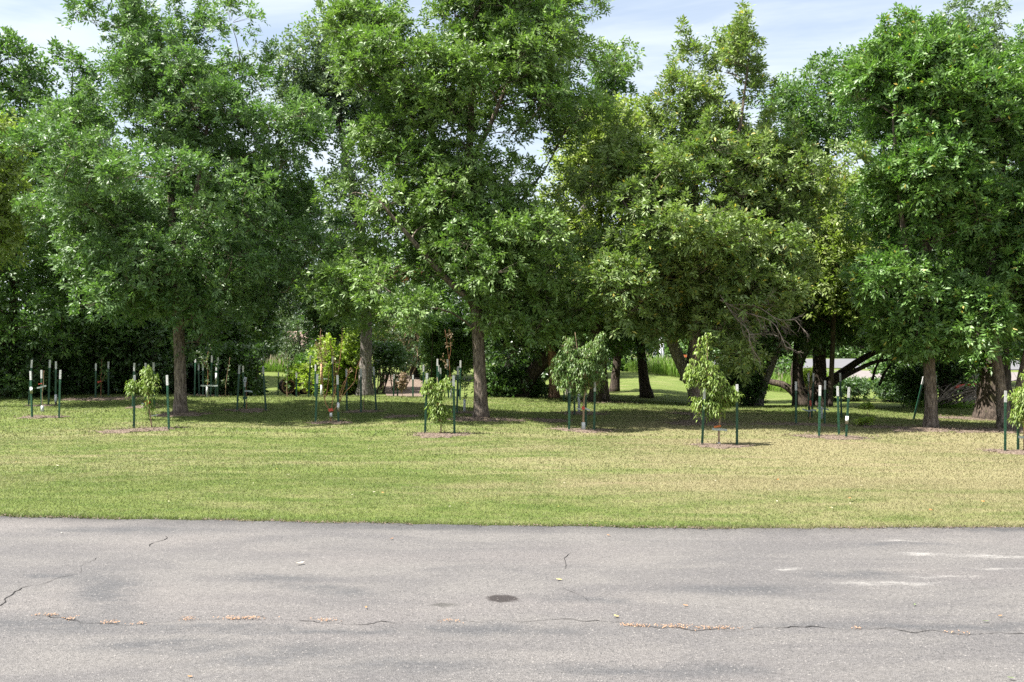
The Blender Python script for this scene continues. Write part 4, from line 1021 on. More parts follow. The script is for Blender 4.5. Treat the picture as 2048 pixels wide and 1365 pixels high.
    for i,(lab,px,l,t_,r_,Yq) in enumerate([('tall dark bush under the boughs at the left edge, behind the leaning post',60,-10,650,140,36.5),('tall dark bush behind the spindly sapling',165,100,640,250,37.5),('tall dark bush behind the small peach sapling',270,215,640,330,38.0),('tall dark bush behind the trunk of the round ash',370,320,640,430,38.5),('tall dark bush behind the cluster of posts',440,400,650,505,39.0)]):
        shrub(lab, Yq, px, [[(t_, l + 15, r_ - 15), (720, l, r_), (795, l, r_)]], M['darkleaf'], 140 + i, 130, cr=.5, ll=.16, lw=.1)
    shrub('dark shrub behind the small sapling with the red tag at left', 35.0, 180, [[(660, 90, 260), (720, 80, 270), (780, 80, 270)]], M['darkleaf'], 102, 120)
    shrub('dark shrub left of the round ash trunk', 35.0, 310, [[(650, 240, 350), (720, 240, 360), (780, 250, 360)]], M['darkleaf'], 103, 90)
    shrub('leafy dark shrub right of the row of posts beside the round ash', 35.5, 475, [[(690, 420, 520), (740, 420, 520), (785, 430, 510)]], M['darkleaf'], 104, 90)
    shrub('light leafed plant low at the left edge between the posts', 33.0, 40, [[(755, 20, 75), (785, 15, 80)]], M['midleaf'], 105, 26, cr=.3)
    shrub('bright lime green shrub behind the pruned red-brown sapling', 36.3, 665, [[(700, 640, 700), (725, 605, 718), (755, 595, 718), (785, 620, 712)]], M['lime'], 106, 110, cr=.4, spires=14)
    shrub('green shrub over the woodpile, left of the lime green shrub', 37.2, 618, [[(712, 600, 640), (740, 590, 640), (770, 600, 635)]], M['midleaf'], 107, 40)
    shrub('dark shrub right of the cottonwood trunk', 44.0, 760, [[(690, 735, 800), (730, 738, 800), (752, 740, 790)]], M['darkleaf'], 108, 60)
    shrub('tall twiggy shrub with thin tan stems in the dip', 46.0, 800, [[(630, 760, 850), (680, 765, 850), (730, 775, 840)]], M['greyleaf'], 109, 60, cr=.4, stems=16, bark='tanstem', shoots=6, twig=.8)
    shrub('second twiggy shrub beside the cottonwood trunk', 47.0, 765, [[(610, 745, 800), (660, 745, 800), (700, 750, 790)]], M['yelgreen'], 110, 30, cr=.4, stems=10, bark='tanstem', shoots=6, twig=.8)
    shrub('upright ivy green shrub left of the tallest ash trunk', 36.5, 872, [[(640, 850, 890), (690, 850, 895), (740, 855, 892), (775, 860, 888)]], M['midleaf'], 111, 60, cr=.35)
    shrub('leafy shrub close behind the tallest ash trunk', 37.0, 915, [[(640, 890, 950), (690, 895, 950), (740, 905, 945)]], M['midleaf'], 112, 60, cr=.38)
    shrub('broad dark green shrub at the foot of the crooked black trunk', 34.6, 1010, [[(742, 985, 1040), (765, 972, 1048), (792, 972, 1048)]], M['darkleaf'], 113, 75, cr=.34, ll=.13, lw=.08)
    shrub('low light shrub right of the crooked black trunk', 34.8, 1066, [[(770, 1055, 1080), (792, 1052, 1086)]], M['midleaf'], 114, 18, cr=.25)
    shrub('dark shrub between the peach sapling and the arching tree', 33.5, 1500, [[(700, 1450, 1530), (750, 1440, 1525), (800, 1450, 1515)]], M['darkleaf'], 115, 80)
    shrub('light shrub behind the arching tree', 41.0, 1625, [[(742, 1605, 1645), (770, 1600, 1650)]], M['lime'], 116, 22, cr=.35)
    shrub('low dark hedge shrub left half under the long black limbs', 42.0, 1690, [[(762, 1630, 1740), (790, 1630, 1745)]], M['darkleaf'], 117, 70)
    shrub('low dark hedge shrub right half under the long black limbs', 42.0, 1790, [[(764, 1740, 1845), (795, 1740, 1850)]], M['darkleaf'], 118, 70)
    shrub('mid green bush far back left of the arching tree', 50.0, 1535, [[(715, 1490, 1580), (745, 1480, 1600), (775, 1490, 1590)]], M['midleaf'], 124, 60, cr=.6, ll=.16, lw=.09)
    shrub('mid green bush far back behind the low hedge shrubs', 52.0, 1810, [[(705, 1760, 1860), (735, 1755, 1880), (765, 1765, 1880)]], M['midleaf'], 125, 70, cr=.6, ll=.16, lw=.09)
    shrub('dark bush far back beside the massive old trunk', 48.0, 1930, [[(690, 1890, 1990), (735, 1880, 1990), (780, 1890, 1980)]], M['darkleaf'], 126, 70, cr=.6, ll=.16, lw=.09)
    shrub('dark bush far back behind the crooked black trunk', 46.0, 1060, [[(650, 990, 1150), (700, 985, 1160), (755, 990, 1150)]], M['darkleaf'], 127, 110, cr=.6, ll=.16, lw=.1)
    shrub('dark bush far back behind the straight red-brown trunk', 52.0, 1150, [[(640, 1090, 1230), (690, 1085, 1235), (735, 1100, 1215)]], M['darkleaf'], 128, 100, cr=.6, ll=.16, lw=.1)
    shrub('dark bush far back between the cottonwood and the tallest ash', 54.0, 880, [[(620, 820, 960), (680, 815, 970), (735, 830, 960)]], M['darkleaf'], 129, 110, cr=.6, ll=.16, lw=.1)
    shrub('leafy shrub left of the leaning post', 37.0, 1825, [[(740, 1800, 1845), (770, 1800, 1850), (800, 1810, 1850)]], M['midleaf'], 119, 40)
    shrub('dark shrub right of the glossy ash trunk', 36.0, 1915, [[(700, 1880, 1960), (740, 1875, 1950), (770, 1880, 1940)]], M['darkleaf'], 120, 50)
    shrub('hedge bush beyond the road at far right of the reeds', 120.0, 1385, [[(690, 1340, 1430), (712, 1335, 1440)]], M['midleaf'], 121, 60, cr=1.0, ll=.4, lw=.25, Lr=.4)
    shrub('leafy bush at the near end of the reeds', 60.0, 1243, [[(716, 1232, 1255), (740, 1230, 1260)]], M['midleaf'], 122, 30, cr=.5, ll=.2, lw=.12)
    # weed in the open lawn
    Yw = Yof(1738, 853); g = GP(1738, Yw)
    mt('weed', 'yellow-green weed with one tall stalk on the lawn left of the glossy ash', 'weed', [([g, W(1736, 830, Yw), W(1731, 808, Yw)], [.012, .008, .004])],
       [[(812, 1726, 1740), (820, 1727, 1738)], [(841, 1714, 1744), (850, 1710, 1748)]], Yw, M['lime'], M['tanstem'], 123, n=22, cr=.10, shoots=7, K=2, nleaf=3, Lr=.05, ll=.085, lw=.04, twig=.3, r0=.003, trunkname='stalk', crownname='leaves', base=g)


# ------------------------------------------------------------------ saplings
def guard_part(root, b, h, r=.035, mat='guard', name='trunk_guard', z0=0.0, tilt=0.0):
    t = Tubes(); t.tube([(0, 0, z0), (tilt * h * .5, 0, z0 + h * .5), (tilt * h, 0, z0 + h)], [r * 1.1, r, r], 12); return link(name, t.mesh(name, M[mat]), root)


def strap_part(root, z, x0, x1, dz=0.0, y=-.03, mat='strap', name='tie_strap', w=.045):
    x = np.linspace(x0, x1, 7); k = 7; V = []
    for yy, e in ((y, 1), (y, -1), (y + .012, -1), (y + .012, 1)): V.append(np.column_stack([x, yy + .01 * np.sin(x * 9), z + dz * (x - x0) / (x1 - x0 + 1e-6) + e * w / 2 + .006 * np.sin(x * 20)]))
    V = np.concatenate(V); i = np.arange(k - 1); q = np.concatenate([np.stack([a * k + i, a * k + i + 1, ((a + 1) % 4) * k + i + 1, ((a + 1) % 4) * k + i], 1) for a in range(4)] + [np.array([[0, k, 2 * k, 3 * k], [k - 1, 4 * k - 1, 3 * k - 1, 2 * k - 1]])])
    return link(name, npmesh(name, V, [q], M[mat]), root)


def tag_part(root, z, x, mat, w=.10, h=.07, rot=.3, name='plant_tag'):
    c, s = math.cos(rot), math.sin(rot); u = np.linspace(-1, 1, 5); V = []
    for yy in (-.05, -.044):
        for e in (1, -1): V.append(np.column_stack([x + c * u * w / 2 - s * e * h / 2, yy + .012 * np.sin(u * 2), z + s * u * w / 2 + c * e * h / 2]))
    V = np.concatenate(V); i = np.arange(4); q = [np.stack([i + a, i + a + 1, i + b_ + 1, i + b_], 1) for a, b_ in ((5, 0), (0, 10), (10, 15), (15, 5))]
    q.append(np.array([[0, 5, 15, 10], [4, 14, 19, 9]]))
    return link(name, npmesh(name, V, [np.concatenate(q)], M[mat]), root)


def build_saplings():
    G = 'young trees staked on the lawn'
    def peach(label, px, py, lobes, stem, n, seed, cr=.17, shoots=9, K=6, ll=.14, lw=.030, mat='peach', rad=.018, **kw):
        Y = Yof(px, py); b = GP(px, Y)
        tr = [([b] + TP(Y, *stem), list(np.linspace(rad, .005, len(stem) + 1)))]
        r = make_tree('peach_sapling', label, 'sapling', tr, lobes, Y, M[mat], M['tanstem'], seed, n=n, cr=cr, shoots=shoots, K=K, ll=ll, lw=lw, droop=True, flat=1.0, r0=.003, twig=.5, group=G, base=b,
                      trunkname='stem', crownname='leaves', mind=cr * .7, spires=kw.pop('spires', 0), shell=.6, **kw)
        return r, Y, b
    pz = lambda Y, py: (Y / F)
    r, Y, b = peach('tallest peach sapling, a full oval crown on a white-guarded stem', 1167, 862, [[(655, 1140, 1152), (680, 1122, 1160), (672, 1160, 1172), (700, 1114, 1180), (730, 1106, 1200), (755, 1112, 1202), (775, 1124, 1196), (788, 1145, 1175)], [(668, 1196, 1204), (690, 1188, 1206), (720, 1180, 1206)]],
                    [(1167, 830), (1168, 800), (1171, 775), (1165, 740), (1155, 700), (1150, 665)], 120, 201, rad=.03, mat='peachdk')
    s = Y / F
    guard_part(r, b, 17 * s, .045); tag_part(r, 46 * s, -.01, 'red', .07, .08); strap_part(r, 45 * s, 2 * s, 13 * s, -.05); strap_part(r, 44 * s, -14 * s, 0, .0, .03, w=.03)
    r, Y, b = peach('narrow peach sapling with drooping yellow-green leaves between two posts left of the tallest ash', 882, 869, [[(752, 868, 880), (768, 862, 884), (785, 862, 892), (810, 864, 894), (830, 868, 892), (843, 876, 888)], [(764, 890, 900), (780, 886, 898)], [(766, 853, 862), (790, 852, 866)]],
                    [(882, 845), (881, 820), (879, 790), (874, 755)], 52, 202, cr=.15)
    s = Y / F; tag_part(r, 58 * s, -6 * s, 'orange', .12, .07, .3)
    r, Y, b = peach('wide ragged peach sapling in front of the two-topped ash, tied with an orange tag', 1438, 891, [[(722, 1388, 1402), (745, 1392, 1432), (722, 1420, 1430), (765, 1398, 1446), (785, 1405, 1455), (800, 1430, 1468), (815, 1425, 1455), (832, 1434, 1448)], [(742, 1376, 1392), (765, 1380, 1400)], [(806, 1386, 1420), (822, 1400, 1440)], [(783, 1458, 1474), (800, 1450, 1470)]],
                    [(1438, 860), (1440, 830), (1438, 800), (1425, 760), (1410, 730)], 92, 203, rad=.024, spires=2)
    s = Y / F; strap_part(r, 33 * s, -14 * s, 16 * s, -.03); tag_part(r, 38 * s, -4 * s, 'orange', .15, .035, .15)
    guard_part(r, b, 6 * s, .03, 'white', 'painted_foot')
    r, Y, b = peach('small peach sapling with a side tuft and an orange tag, left of the round ash', 304, 857, [[(735, 288, 298), (752, 286, 304), (770, 278, 310), (785, 280, 312), (795, 285, 306)], [(770, 263, 274), (782, 264, 276)], [(808, 290, 300), (820, 292, 302)]],
                    [(300, 830), (297, 800), (296, 775), (292, 738)], 40, 204, cr=.14)
    s = Y / F; tag_part(r, 52 * s, -8 * s, 'orange', .12, .10, .6); strap_part(r, 48 * s, -20 * s, -4 * s, .02); tag_part(r, 26 * s, 6 * s, 'strap', .16, .02, .2, 'wire_tie')
    r, Y, b = peach('peach sapling cut by the right edge of the view', 2050, 904, [[(745, 2050, 2090), (765, 2030, 2100), (800, 2022, 2105), (830, 2026, 2090), (842, 2030, 2060)]], [(2049, 870), (2050, 830), (2052, 790), (2055, 755)], 70, 205, rad=.03)
    s = Y / F; strap_part(r, 30 * s, -15 * s, 6 * s, 0, w=.05); tag_part(r, 48 * s, 0, 'wound', .12, .3, 0, 'bark_wrap')

    def bare(label, px, py, strokes, seed, mat='tanstem', Y=None, leaf=None, nl=0, ll=.06, guard=None, name='sapling', lwf=.45, extra=None, rad=.012):
        Y = Y or Yof(px, py); b = GP(px, Y); rng = np.random.default_rng(seed); root = thing(name, label, 'sapling', b, G); tb = Tubes(); P = []; D = []
        for k, st in enumerate(strokes):
            pts = TP(Y, *st)
            if k == 0: pts[0] = b - UP * .03
            q = smooth_poly(pts, 14); q[1:-1] += rng.normal(0, .006, (12, 3)); rr = np.linspace(rad if k == 0 else rad * .6, .004, 14); tb.tube(q, rr, 6)
            for j in range(4, 14):
                P.append(q[j]); D.append(nrm(q[min(13, j)] - q[j - 1] + rng.normal(0, .3, 3)))
        link('stem', tb.mesh('stem', M[mat], b), root)
        if leaf:
            P = np.array(P); D = np.array(D); k = rng.integers(0, len(P), nl); Q, si = compound(P[k] + rng.normal(0, .03, (nl, 3)), D[k], 2, .05, ll, ll * lwf, rng, nleaf=3)
            link('leaves', leaf_mesh('leaves', Q, rng.uniform(0, 1, len(Q)), rng.uniform(0, 1, len(Q)), M[leaf], b), root)
        s = Y / F
        if guard: guard_part(root, b, guard * s, .035)
        return root, s
    r, s = bare('pruned sapling of bare red-brown whips rising from one short trunk', 662, 846, [[(662, 846), (662, 826)], [(662, 826), (654, 812), (648, 790), (645, 750), (640, 690)], [(661, 826), (667, 790), (668, 740), (661, 690), (660, 680)], [(663, 827), (672, 814), (680, 800), (674, 770), (670, 720), (663, 692)], [(678, 805), (688, 775), (697, 745), (702, 735)], [(676, 808), (690, 785), (708, 765), (715, 735), (722, 715)], [(650, 800), (656, 770), (658, 735)], [(672, 812), (690, 762), (704, 742)], [(668, 800), (676, 745), (684, 680), (684, 655)]], 301, 'redstem', leaf='brownleaf', nl=16, ll=.05, rad=.02)
    tag_part(r, 26 * s, 0, 'red', .11, .07, .2); guard_part(r, None, 8 * s, .035, 'guard', 'trunk_guard', 12 * s)
    r, s = bare('withered sapling with dry brown leaves clinging to its upright stem', 643, 789, [[(643, 789), (644, 750), (643, 710), (641, 662)], [(644, 745), (638, 720), (635, 690)], [(644, 740), (650, 715), (650, 690)]], 302, 'redstem', leaf='brownleaf', nl=90, ll=.055, guard=24, Y=33.4)
    guard_part(r, None, 40 * s, .04, 'wound', 'bark_wrap', 26 * s); strap_part(r, 36 * s, -.05, .2)
    r, s = bare('thin leafless sapling leaning on the leftmost stake, tied with white straps', 85, 824, [[(85, 822), (85, 790), (87, 760), (88, 742)]], 303, 'tanstem')
    guard_part(r, None, 12 * s, .042); strap_part(r, 48 * s, -10 * s, 8 * s, .05); tag_part(r, 56 * s, -3 * s, 'red', .09, .03, .2)
    r, s = bare('spindly sapling with a red tag in front of the dark wood at left', 202, 795, [[(202, 795), (202, 765), (203, 730), (204, 718)], [(202, 770), (208, 755), (212, 745)]], 304, 'redstem', leaf='midleaf', nl=26)
    tag_part(r, 31 * s, -2 * s, 'red', .12, .05, .3)
    r, s = bare('white-guarded sapling amid the cluster of posts right of the round ash', 414, 788, [[(414, 788), (416, 750), (415, 710), (423, 690)], [(416, 740), (405, 720), (398, 705)]], 305, 'redstem', leaf='greyleaf', nl=50, guard=21, Y=33.0)
    strap_part(r, 23 * s, -12 * s, 22 * s)
    bare('wispy sapling right of the cluster of posts beside the round ash', 451, 788, [[(451, 788), (452, 765), (456, 740), (460, 715)], [(452, 770), (446, 760)]], 306, 'tanstem', leaf='greyleaf', nl=14, Y=33.2)
    r, s = bare('short sapling tied to a stake, carrying a blue and white tag', 493, 822, [[(493, 822), (493, 800), (492, 775), (494, 755)]], 307, 'redstem')
    tag_part(r, 63 * s, -2 * s, 'tag', .08, .13, -.25); tag_part(r, 61 * s, -2.2 * s, 'tagdark', .06, .04, -.25, 'tag_print'); strap_part(r, 40 * s, -4 * s, 12 * s, -.03); strap_part(r, 26 * s, -7 * s, 2 * s, w=.07, mat='post')
    bare('thin sapling with a pale stem beside the woodpile', 574, 789, [[(574, 789), (574, 760), (575, 735), (575, 716)]], 308, 'tanstem', leaf='midleaf', nl=30, Y=33.4)
    r, s = bare('dry twiggy sapling with sparse leaves left of the cottonwood trunk, between dark posts', 727, 824, [[(727, 824), (730, 780), (735, 735), (728, 690)], [(733, 745), (745, 710), (752, 690)], [(730, 770), (720, 740), (714, 715)]], 309, 'tanstem', leaf='greyleaf', nl=26, ll=.045)
    bare('little sapling of pale cream leaves in the line of posts left of the narrow peach', 805, 792, [[(805, 792), (804, 775), (806, 745)], [(805, 780), (800, 765)], [(805, 778), (811, 762)]], 310, 'tanstem', leaf='brownleaf', nl=70, ll=.08, Y=33.3, lwf=.6)
    r, s = bare('tall bare sapling with a white guard just right of the narrow peach', 902, 796, [[(902, 796), (901, 765), (899, 730), (894, 690), (890, 660)], [(900, 745), (890, 725), (886, 712)], [(899, 720), (902, 690), (900, 665)]], 311, 'redstem', leaf='brownleaf', nl=26, guard=23, Y=33.2)
    strap_part(r, 34 * s, -8 * s, 2 * s, -.02); strap_part(r, 25 * s, 0, 6 * s)
    r, s = bare('leaf-tipped sapling with a white guard left of the tallest ash trunk', 929, 826, [[(929, 826), (929, 790), (930, 755)], [(929, 775), (922, 765), (920, 758)], [(929, 778), (938, 768), (946, 762)]], 312, 'tanstem', leaf='midleaf', nl=40, ll=.07, guard=27)
    r, s = bare('small white-guarded sapling half hidden behind the stem of the tallest peach', 1158, 828, [[(1158, 828), (1158, 800), (1157, 785)]], 313, 'redstem', guard=42)
    r, s = bare('bare sapling with a red ribbon among the posts left of the weed', 1620, 842, [[(1620, 842), (1620, 800), (1619, 760), (1620, 740)], [(1620, 790), (1613, 775), (1608, 768)], [(1620, 780), (1626, 760)]], 314, 'redstem', leaf='brownleaf', nl=10)
    tag_part(r, 35 * s, 0, 'red', .06, .15, .1, 'ribbon'); strap_part(r, 21 * s, 0, 12 * s); strap_part(r, 23 * s, -16 * s, 0, -.05)
    r, s = bare('thin sapling with a white guard and grey strap behind the leaning white-sleeved post', 1643, 838, [[(1643, 838), (1643, 810), (1642, 775)]], 315, 'tanstem', guard=24)
    strap_part(r, 22 * s, -10 * s, 14 * s, -.05)


# ------------------------------------------------------------------ posts, logs and the rest
POSTS = [
    (61, 741, 64, 837, None, 'left front post of the leftmost stake group, with a white sleeve at mid height', (773, 786)),
    (83, 739, 83, 823, None, 'stake carrying the thin leafless sapling at far left'),
    (121, 739, 118, 837, None, 'right front post of the leftmost stake group, with a pale clip on it'),
    (64, 719, 57, 811, None, 'leaning post behind the leftmost stake group, nearest the left edge'),
    (100, 719, 97, 811, None, 'tall post behind the gap of the leftmost stake group'),
    (112, 722, 111, 811, None, 'post behind the leftmost stake group with a white sleeve at its foot', (788, 811)),
    (192, 726, 191, 798, None, 'post left of the spindly sapling with a red tag'),
    (217, 722, 217, 792, None, 'post right of the spindly sapling with a red tag'),
    (269, 749, 268, 857, None, 'post left of the small peach sapling, touching its side tuft'),
    (334, 749, 338, 860, None, 'post right of the small peach sapling, nearest the round ash'),
    (269, 725, 265, 816, None, 'post rising just behind the left post of the small peach sapling'),
    (291, 725, 291, 812, None, 'post hidden behind the top of the small peach sapling'),
    (307, 724, 309, 817, None, 'studded post behind and right of the small peach sapling'),
    (391, 710, 389, 789, 33.2, 'leftmost tall post of the cluster right of the round ash'),
    (397, 727, 399, 786, 34.0, 'short post second from left in the cluster right of the round ash'),
    (406, 727, 406, 787, 33.8, 'post in the cluster right of the round ash, close left of the white guard'),
    (424, 710, 421, 788, 33.2, 'tall post in the cluster right of the round ash, close right of the white guard'),
    (436, 714, 435, 789, 33.0, 'rightmost tall post of the cluster right of the round ash, with bright studs'),
    (433, 727, 431, 789, 33.6, 'post with a long white sleeve in the cluster right of the round ash', (744, 764)),
    (479, 730, 474, 823, None, 'left post of the pair round the sapling with the blue and white tag'),
    (526, 731, 532, 822, None, 'right post of the pair round the sapling with the blue and white tag'),
    (486, 731, 488, 788, 34.0, 'far post whose white tip shows beside the left post of the tagged sapling'),
    (490, 762, 489, 817, None, 'short dark stake the sapling with the blue and white tag is tied to'),
    (557, 744, 556, 783, 41.5, 'short lone post on the shaded far lawn left of the woodpile'),
    (593, 745, 593, 788, 33.6, 'post in front of the woodpile'),
    (621, 711, 617, 789, 33.2, 'tall post in front of the green shrub right of the woodpile'),
    (631, 728, 630, 789, 33.4, 'post close behind the left post of the pruned red-brown sapling'),
    (635, 747, 631, 847, None, 'post left of the pruned red-brown sapling'),
    (675, 749, 677, 846, None, 'post right of the pruned red-brown sapling, with a white sleeve low on it', (804, 822)),
    (665, 712, 666, 789, 33.2, 'post standing in line behind the pruned red-brown sapling'),
    (693, 737, 694, 822, None, 'slender post between the pruned sapling and the cottonwood trunk'),
    (722, 736, 722, 826, None, 'dark post in front of the cottonwood trunk'),
    (747, 733, 753, 823, None, 'leaning dark post right of the cottonwood trunk'),
    (788, 748, 787, 791, 34.2, 'short post left of the pale cream sapling'),
    (795, 756, 795, 790, 35.5, 'small distant post beside the pale cream sapling'),
    (826, 749, 826, 792, 34.2, 'short post right of the pale cream sapling, before the brown slope'),
    (847, 729, 847, 792, 33.4, 'taller post before the brown slope, left of the narrow peach'),
    (854, 745, 850, 869, None, 'post left of the narrow peach sapling'),
    (907, 750, 909, 870, None, 'post right of the narrow peach sapling'),
    (875, 717, 874, 792, 33.4, 'tallest far post rising above the narrow peach sapling'),
    (877, 729, 876, 790, 34.2, 'far post overlapping the tallest one above the narrow peach sapling'),
    (881, 735, 881, 788, 35.0, 'far post with only its tip showing above the narrow peach sapling'),
    (895, 718, 897, 793, 33.3, 'far post beside the tall bare sapling right of the narrow peach'),
    (916, 732, 914, 828, None, 'near dark post left of the leaf-tipped sapling by the tallest ash'),
    (921, 720, 920, 799, 32.6, 'studded far post behind the near dark post left of the tallest ash'),
    (1140, 765, 1138, 862, None, 'post left of the tallest peach sapling, its tip hidden in the leaves'),
    (1190, 762, 1188, 863, None, 'post right of the tallest peach sapling'),
    (1171, 772, 1172, 856, None, 'stake right behind the stem of the tallest peach sapling'),
    (1137, 755, 1137, 824, None, 'post in line behind the left post of the tallest peach sapling'),
    (1149, 764, 1149, 831, None, 'dark post left of the small guarded sapling behind the tallest peach'),
    (1128, 757, 1128, 804, 33.0, 'thin far post right of the straight red-brown trunk'),
    (1409, 775, 1404, 892, None, 'post left of the wide ragged peach sapling, its top in the leaves'),
    (1474, 767, 1474, 892, None, 'post right of the wide ragged peach sapling'),
    (1391, 755, 1391, 831, None, 'dark post touching the left side of the two-topped ash trunk'),
    (1394, 775, 1386, 828, None, 'slanting dark stake just left of the two-topped ash trunk'),
    (1437, 733, 1436, 812, 31.0, 'far post whose tip shows above the wide ragged peach sapling'),
    (1592, 762, 1592, 850, None, 'leftmost post of the group left of the weed'),
    (1617, 745, 1618, 836, None, 'post beside the bare sapling with a red ribbon'),
    (1627, 745, 1623, 836, None, 'post just right of the bare sapling with a red ribbon'),
    (1650, 760, 1649, 850, None, 'post behind the front left post of the group left of the weed'),
    (1640, 769, 1638, 875, None, 'front left post of the group left of the weed, with pale ties'),
    (1675, 771, 1678, 870, None, 'front middle post of the group left of the weed'),
    (1698, 773, 1692, 877, None, 'leaning front post with a white sleeve, nearest the weed', (831, 847)),
    (1680, 745, 1683, 836, None, 'far post behind the front middle post of the group left of the weed'),
    (1848, 752, 1827, 839, None, 'strongly leaning dark post left of the glossy ash trunk'),
    (1872, 750, 1871, 818, 33.0, 'post whose tip shows just right of the glossy ash trunk'),
    (2011, 780, 2010, 905, None, 'nearest post at the right edge in front of the forked tree'),
    (2037, 790, 2036, 901, None, 'stake in the leaves of the peach sapling at the right edge'),
]


def log_thing(label, px, py, Y, r, L, az, seed, tilt=0.0, hollow=False, group='logs of the woodpile', bark='barkdark', name='log'):
    rng = np.random.default_rng(seed); c = W(px, py, Y)
    root = thing(name, label, 'log', c, group); d = np.array([math.cos(az) * math.cos(tilt), math.sin(az) * math.cos(tilt), math.sin(tilt)])
    k = 8; t = np.linspace(-.5, .5, k); P = d * (t * L)[:, None] + rng.normal(0, .01, (k, 3)); tb = Tubes(); tb.tube(P, np.full(k, r), 12, .07, rng); link('bark', tb.mesh('bark', M[bark]), root)
    e = Tubes()
    for s in (-1, 1):
        q = P[0] if s < 0 else P[-1]
        if hollow:
            th = np.arange(16) / 16 * 6.2832; A = nrm(np.cross(d, UP)); B = np.cross(d, A)
            ring = q + d * s * .004
            e.tube(np.array([ring + (math.cos(a) * A + math.sin(a) * B) * r * .84 for a in np.append(th, 6.2832)]), np.full(17, r * .13), 6, cap=False)
        else: e.tube([q + d * s * .002, q + d * s * .006], [r * .92, r * .90], 12)
    o = link('sawn_end', e.mesh('sawn_end', M['barkred' if hollow else 'endgrain'], smooth=False), root)


def build_misc():
    # woodpile behind the crest of the lawn
    Y = 36.5
    log_thing('thick hollow log end facing the lawn, left in the woodpile', 574, 773, Y, .27, 1.1, -1.25, 1, hollow=True)
    log_thing('thick sawn log lying at the right end of the woodpile', 604, 774, Y, .25, 1.0, -1.0, 2)
    log_thing('short log seen end on beneath the lime green shrub', 698, 780, Y, .115, .7, -1.4, 3, bark='barkred')
    log_thing('long grey log lying along the ground left of the cottonwood trunk', 712, 786, Y, .10, 1.3, .05, 4, bark='barkgrey')
    rng = np.random.default_rng(8)
    spots = [(588, 748), (582, 755), (592, 757), (586, 764), (594, 767), (580, 766), (589, 774), (596, 778), (585, 783), (592, 787), (579, 744), (597, 749)]
    names = ['topmost', 'second', 'third', 'fourth', 'fifth', 'sixth', 'seventh', 'eighth', 'ninth', 'tenth', 'eleventh', 'twelfth']
    for i, (px, py) in enumerate(spots):
        log_thing('split firewood log in the stack between the hollow log and the thick sawn log', px, py, Y + .12 + rng.normal(0, .06), rng.uniform(.065, .10), .55, -1.5 + rng.normal(0, .25), 20 + i, group='split logs stacked in the woodpile', bark='barkred' if i % 2 else 'barkdark')
    # brush pile right of the glossy ash
    Y = 35.0; b = GP(1915, Y); root = thing('brush_pile', 'tangled pile of dead grey branches between the glossy ash and the forked tree', 'brush pile', b); tb = Tubes()
    for k in range(46):
        p0 = W(rng.uniform(1868, 1965), rng.uniform(790, 812), Y + rng.normal(0, .5)); p1 = p0 + np.array([rng.normal(.5, .9), rng.normal(0, .5), rng.uniform(.15, .95)])
        q = bez(p0, (p0 + p1) / 2 + np.array([rng.normal(0, .2), rng.normal(0, .2), rng.uniform(.05, .35)]), p1, 8); r = rng.uniform(.008, .03); tb.tube(q, np.linspace(r, r * .35, 8), 5, cap=False)
        for _ in range(3):
            j = rng.integers(2, 7); e = q[j] + np.array([rng.normal(0, .25), rng.normal(0, .25), rng.normal(.05, .2)]); tb.sticks(q[j][None], e[None], r * .35, .003)
    for (a, c) in [((1880, 802), (1922, 764)), ((1888, 800), (1935, 768)), ((1876, 806), (1905, 775))]:
        q = smooth_poly([W(*a, Y - .5), (W(*a, Y - .5) + W(*c, Y - .5)) / 2 + UP * .05, W(*c, Y - .5)], 8); tb.tube(q, np.linspace(.045, .02, 8), 6)
    link('branches', tb.mesh('branches', M['deadwood'], b), root)
    q = smooth_poly([W(1910, 776, Y - .2), W(1925, 771, Y), W(1942, 770, Y), W(1955, 768, Y)], 10); t = Tubes(); t.tube(q, np.linspace(.05, .03, 10), 8)
    tag(link('red_branch', t.mesh('red_branch', M['red'], W(1930, 800, Y)), loc=W(1930, 800, Y)), 'red stripped branch lying across the pile of dead branches', 'branch')
    # white poles and roadside things seen through the gap right of centre
    def pole(label, px, py0, Y, r, name='pole', cat='pole'):
        b = GP(px, Y); h = W(px, py0, Y)[2] - b[2]; root = thing(name, label, cat, b)
        t = Tubes(); t.tube([(0, 0, -.05), (0, 0, h * .5), (0, 0, h)], [r, r, r * .9], 12); link('shaft', t.mesh('shaft', M['pole']), root)
        t = Tubes(); t.tube([(0, 0, h), (0, 0, h + .05)], [r * 1.15, r * .9], 12); link('cap', t.mesh('cap', M['pole']), root)
        t = Tubes(); t.tube([(0, 0, -.03), (0, 0, .10)], [r * 1.6, r * 1.3], 12); link('footing', t.mesh('footing', M['gravel']), root)
    pole('thick white pole beyond the reeds, left of the leaning forked tree', 1321.5, 672, 62.0, .10)
    pole('second white pole close right of the thick one beyond the reeds', 1325.5, 682, 70.0, .09)
    pole('slim white pole farther off right of the two white poles', 1327.6, 676, 88.0, .035)
    pole('thin grey sign post left of the white poles', 1308.5, 690, 66.0, .025)
    # pale board sign at the roadside
    b = GP(1309.5, 90); root = thing('roadside_board', 'pale upright board at the roadside left of the white poles', 'board', b)
    def box(name, x0, x1, y0, y1, z0, z1, mat, par):
        v = np.array([(x, y, z) for z in (z0, z1) for y in (y0, y1) for x in (x0, x1)], float); q = np.array([[0, 2, 3, 1], [4, 5, 7, 6], [0, 1, 5, 4], [2, 6, 7, 3], [0, 4, 6, 2], [1, 3, 7, 5]])
        return link(name, npmesh(name, v, [q], mat), par)
    box('panel', -.16, .16, -.03, .03, .5, 1.5, M['pole'], root); box('leg', -.12, -.08, -.02, .02, -.1, .497, M['pole'], root); box('leg', .08, .12, -.02, .02, -.1, .497, M['pole'], root)
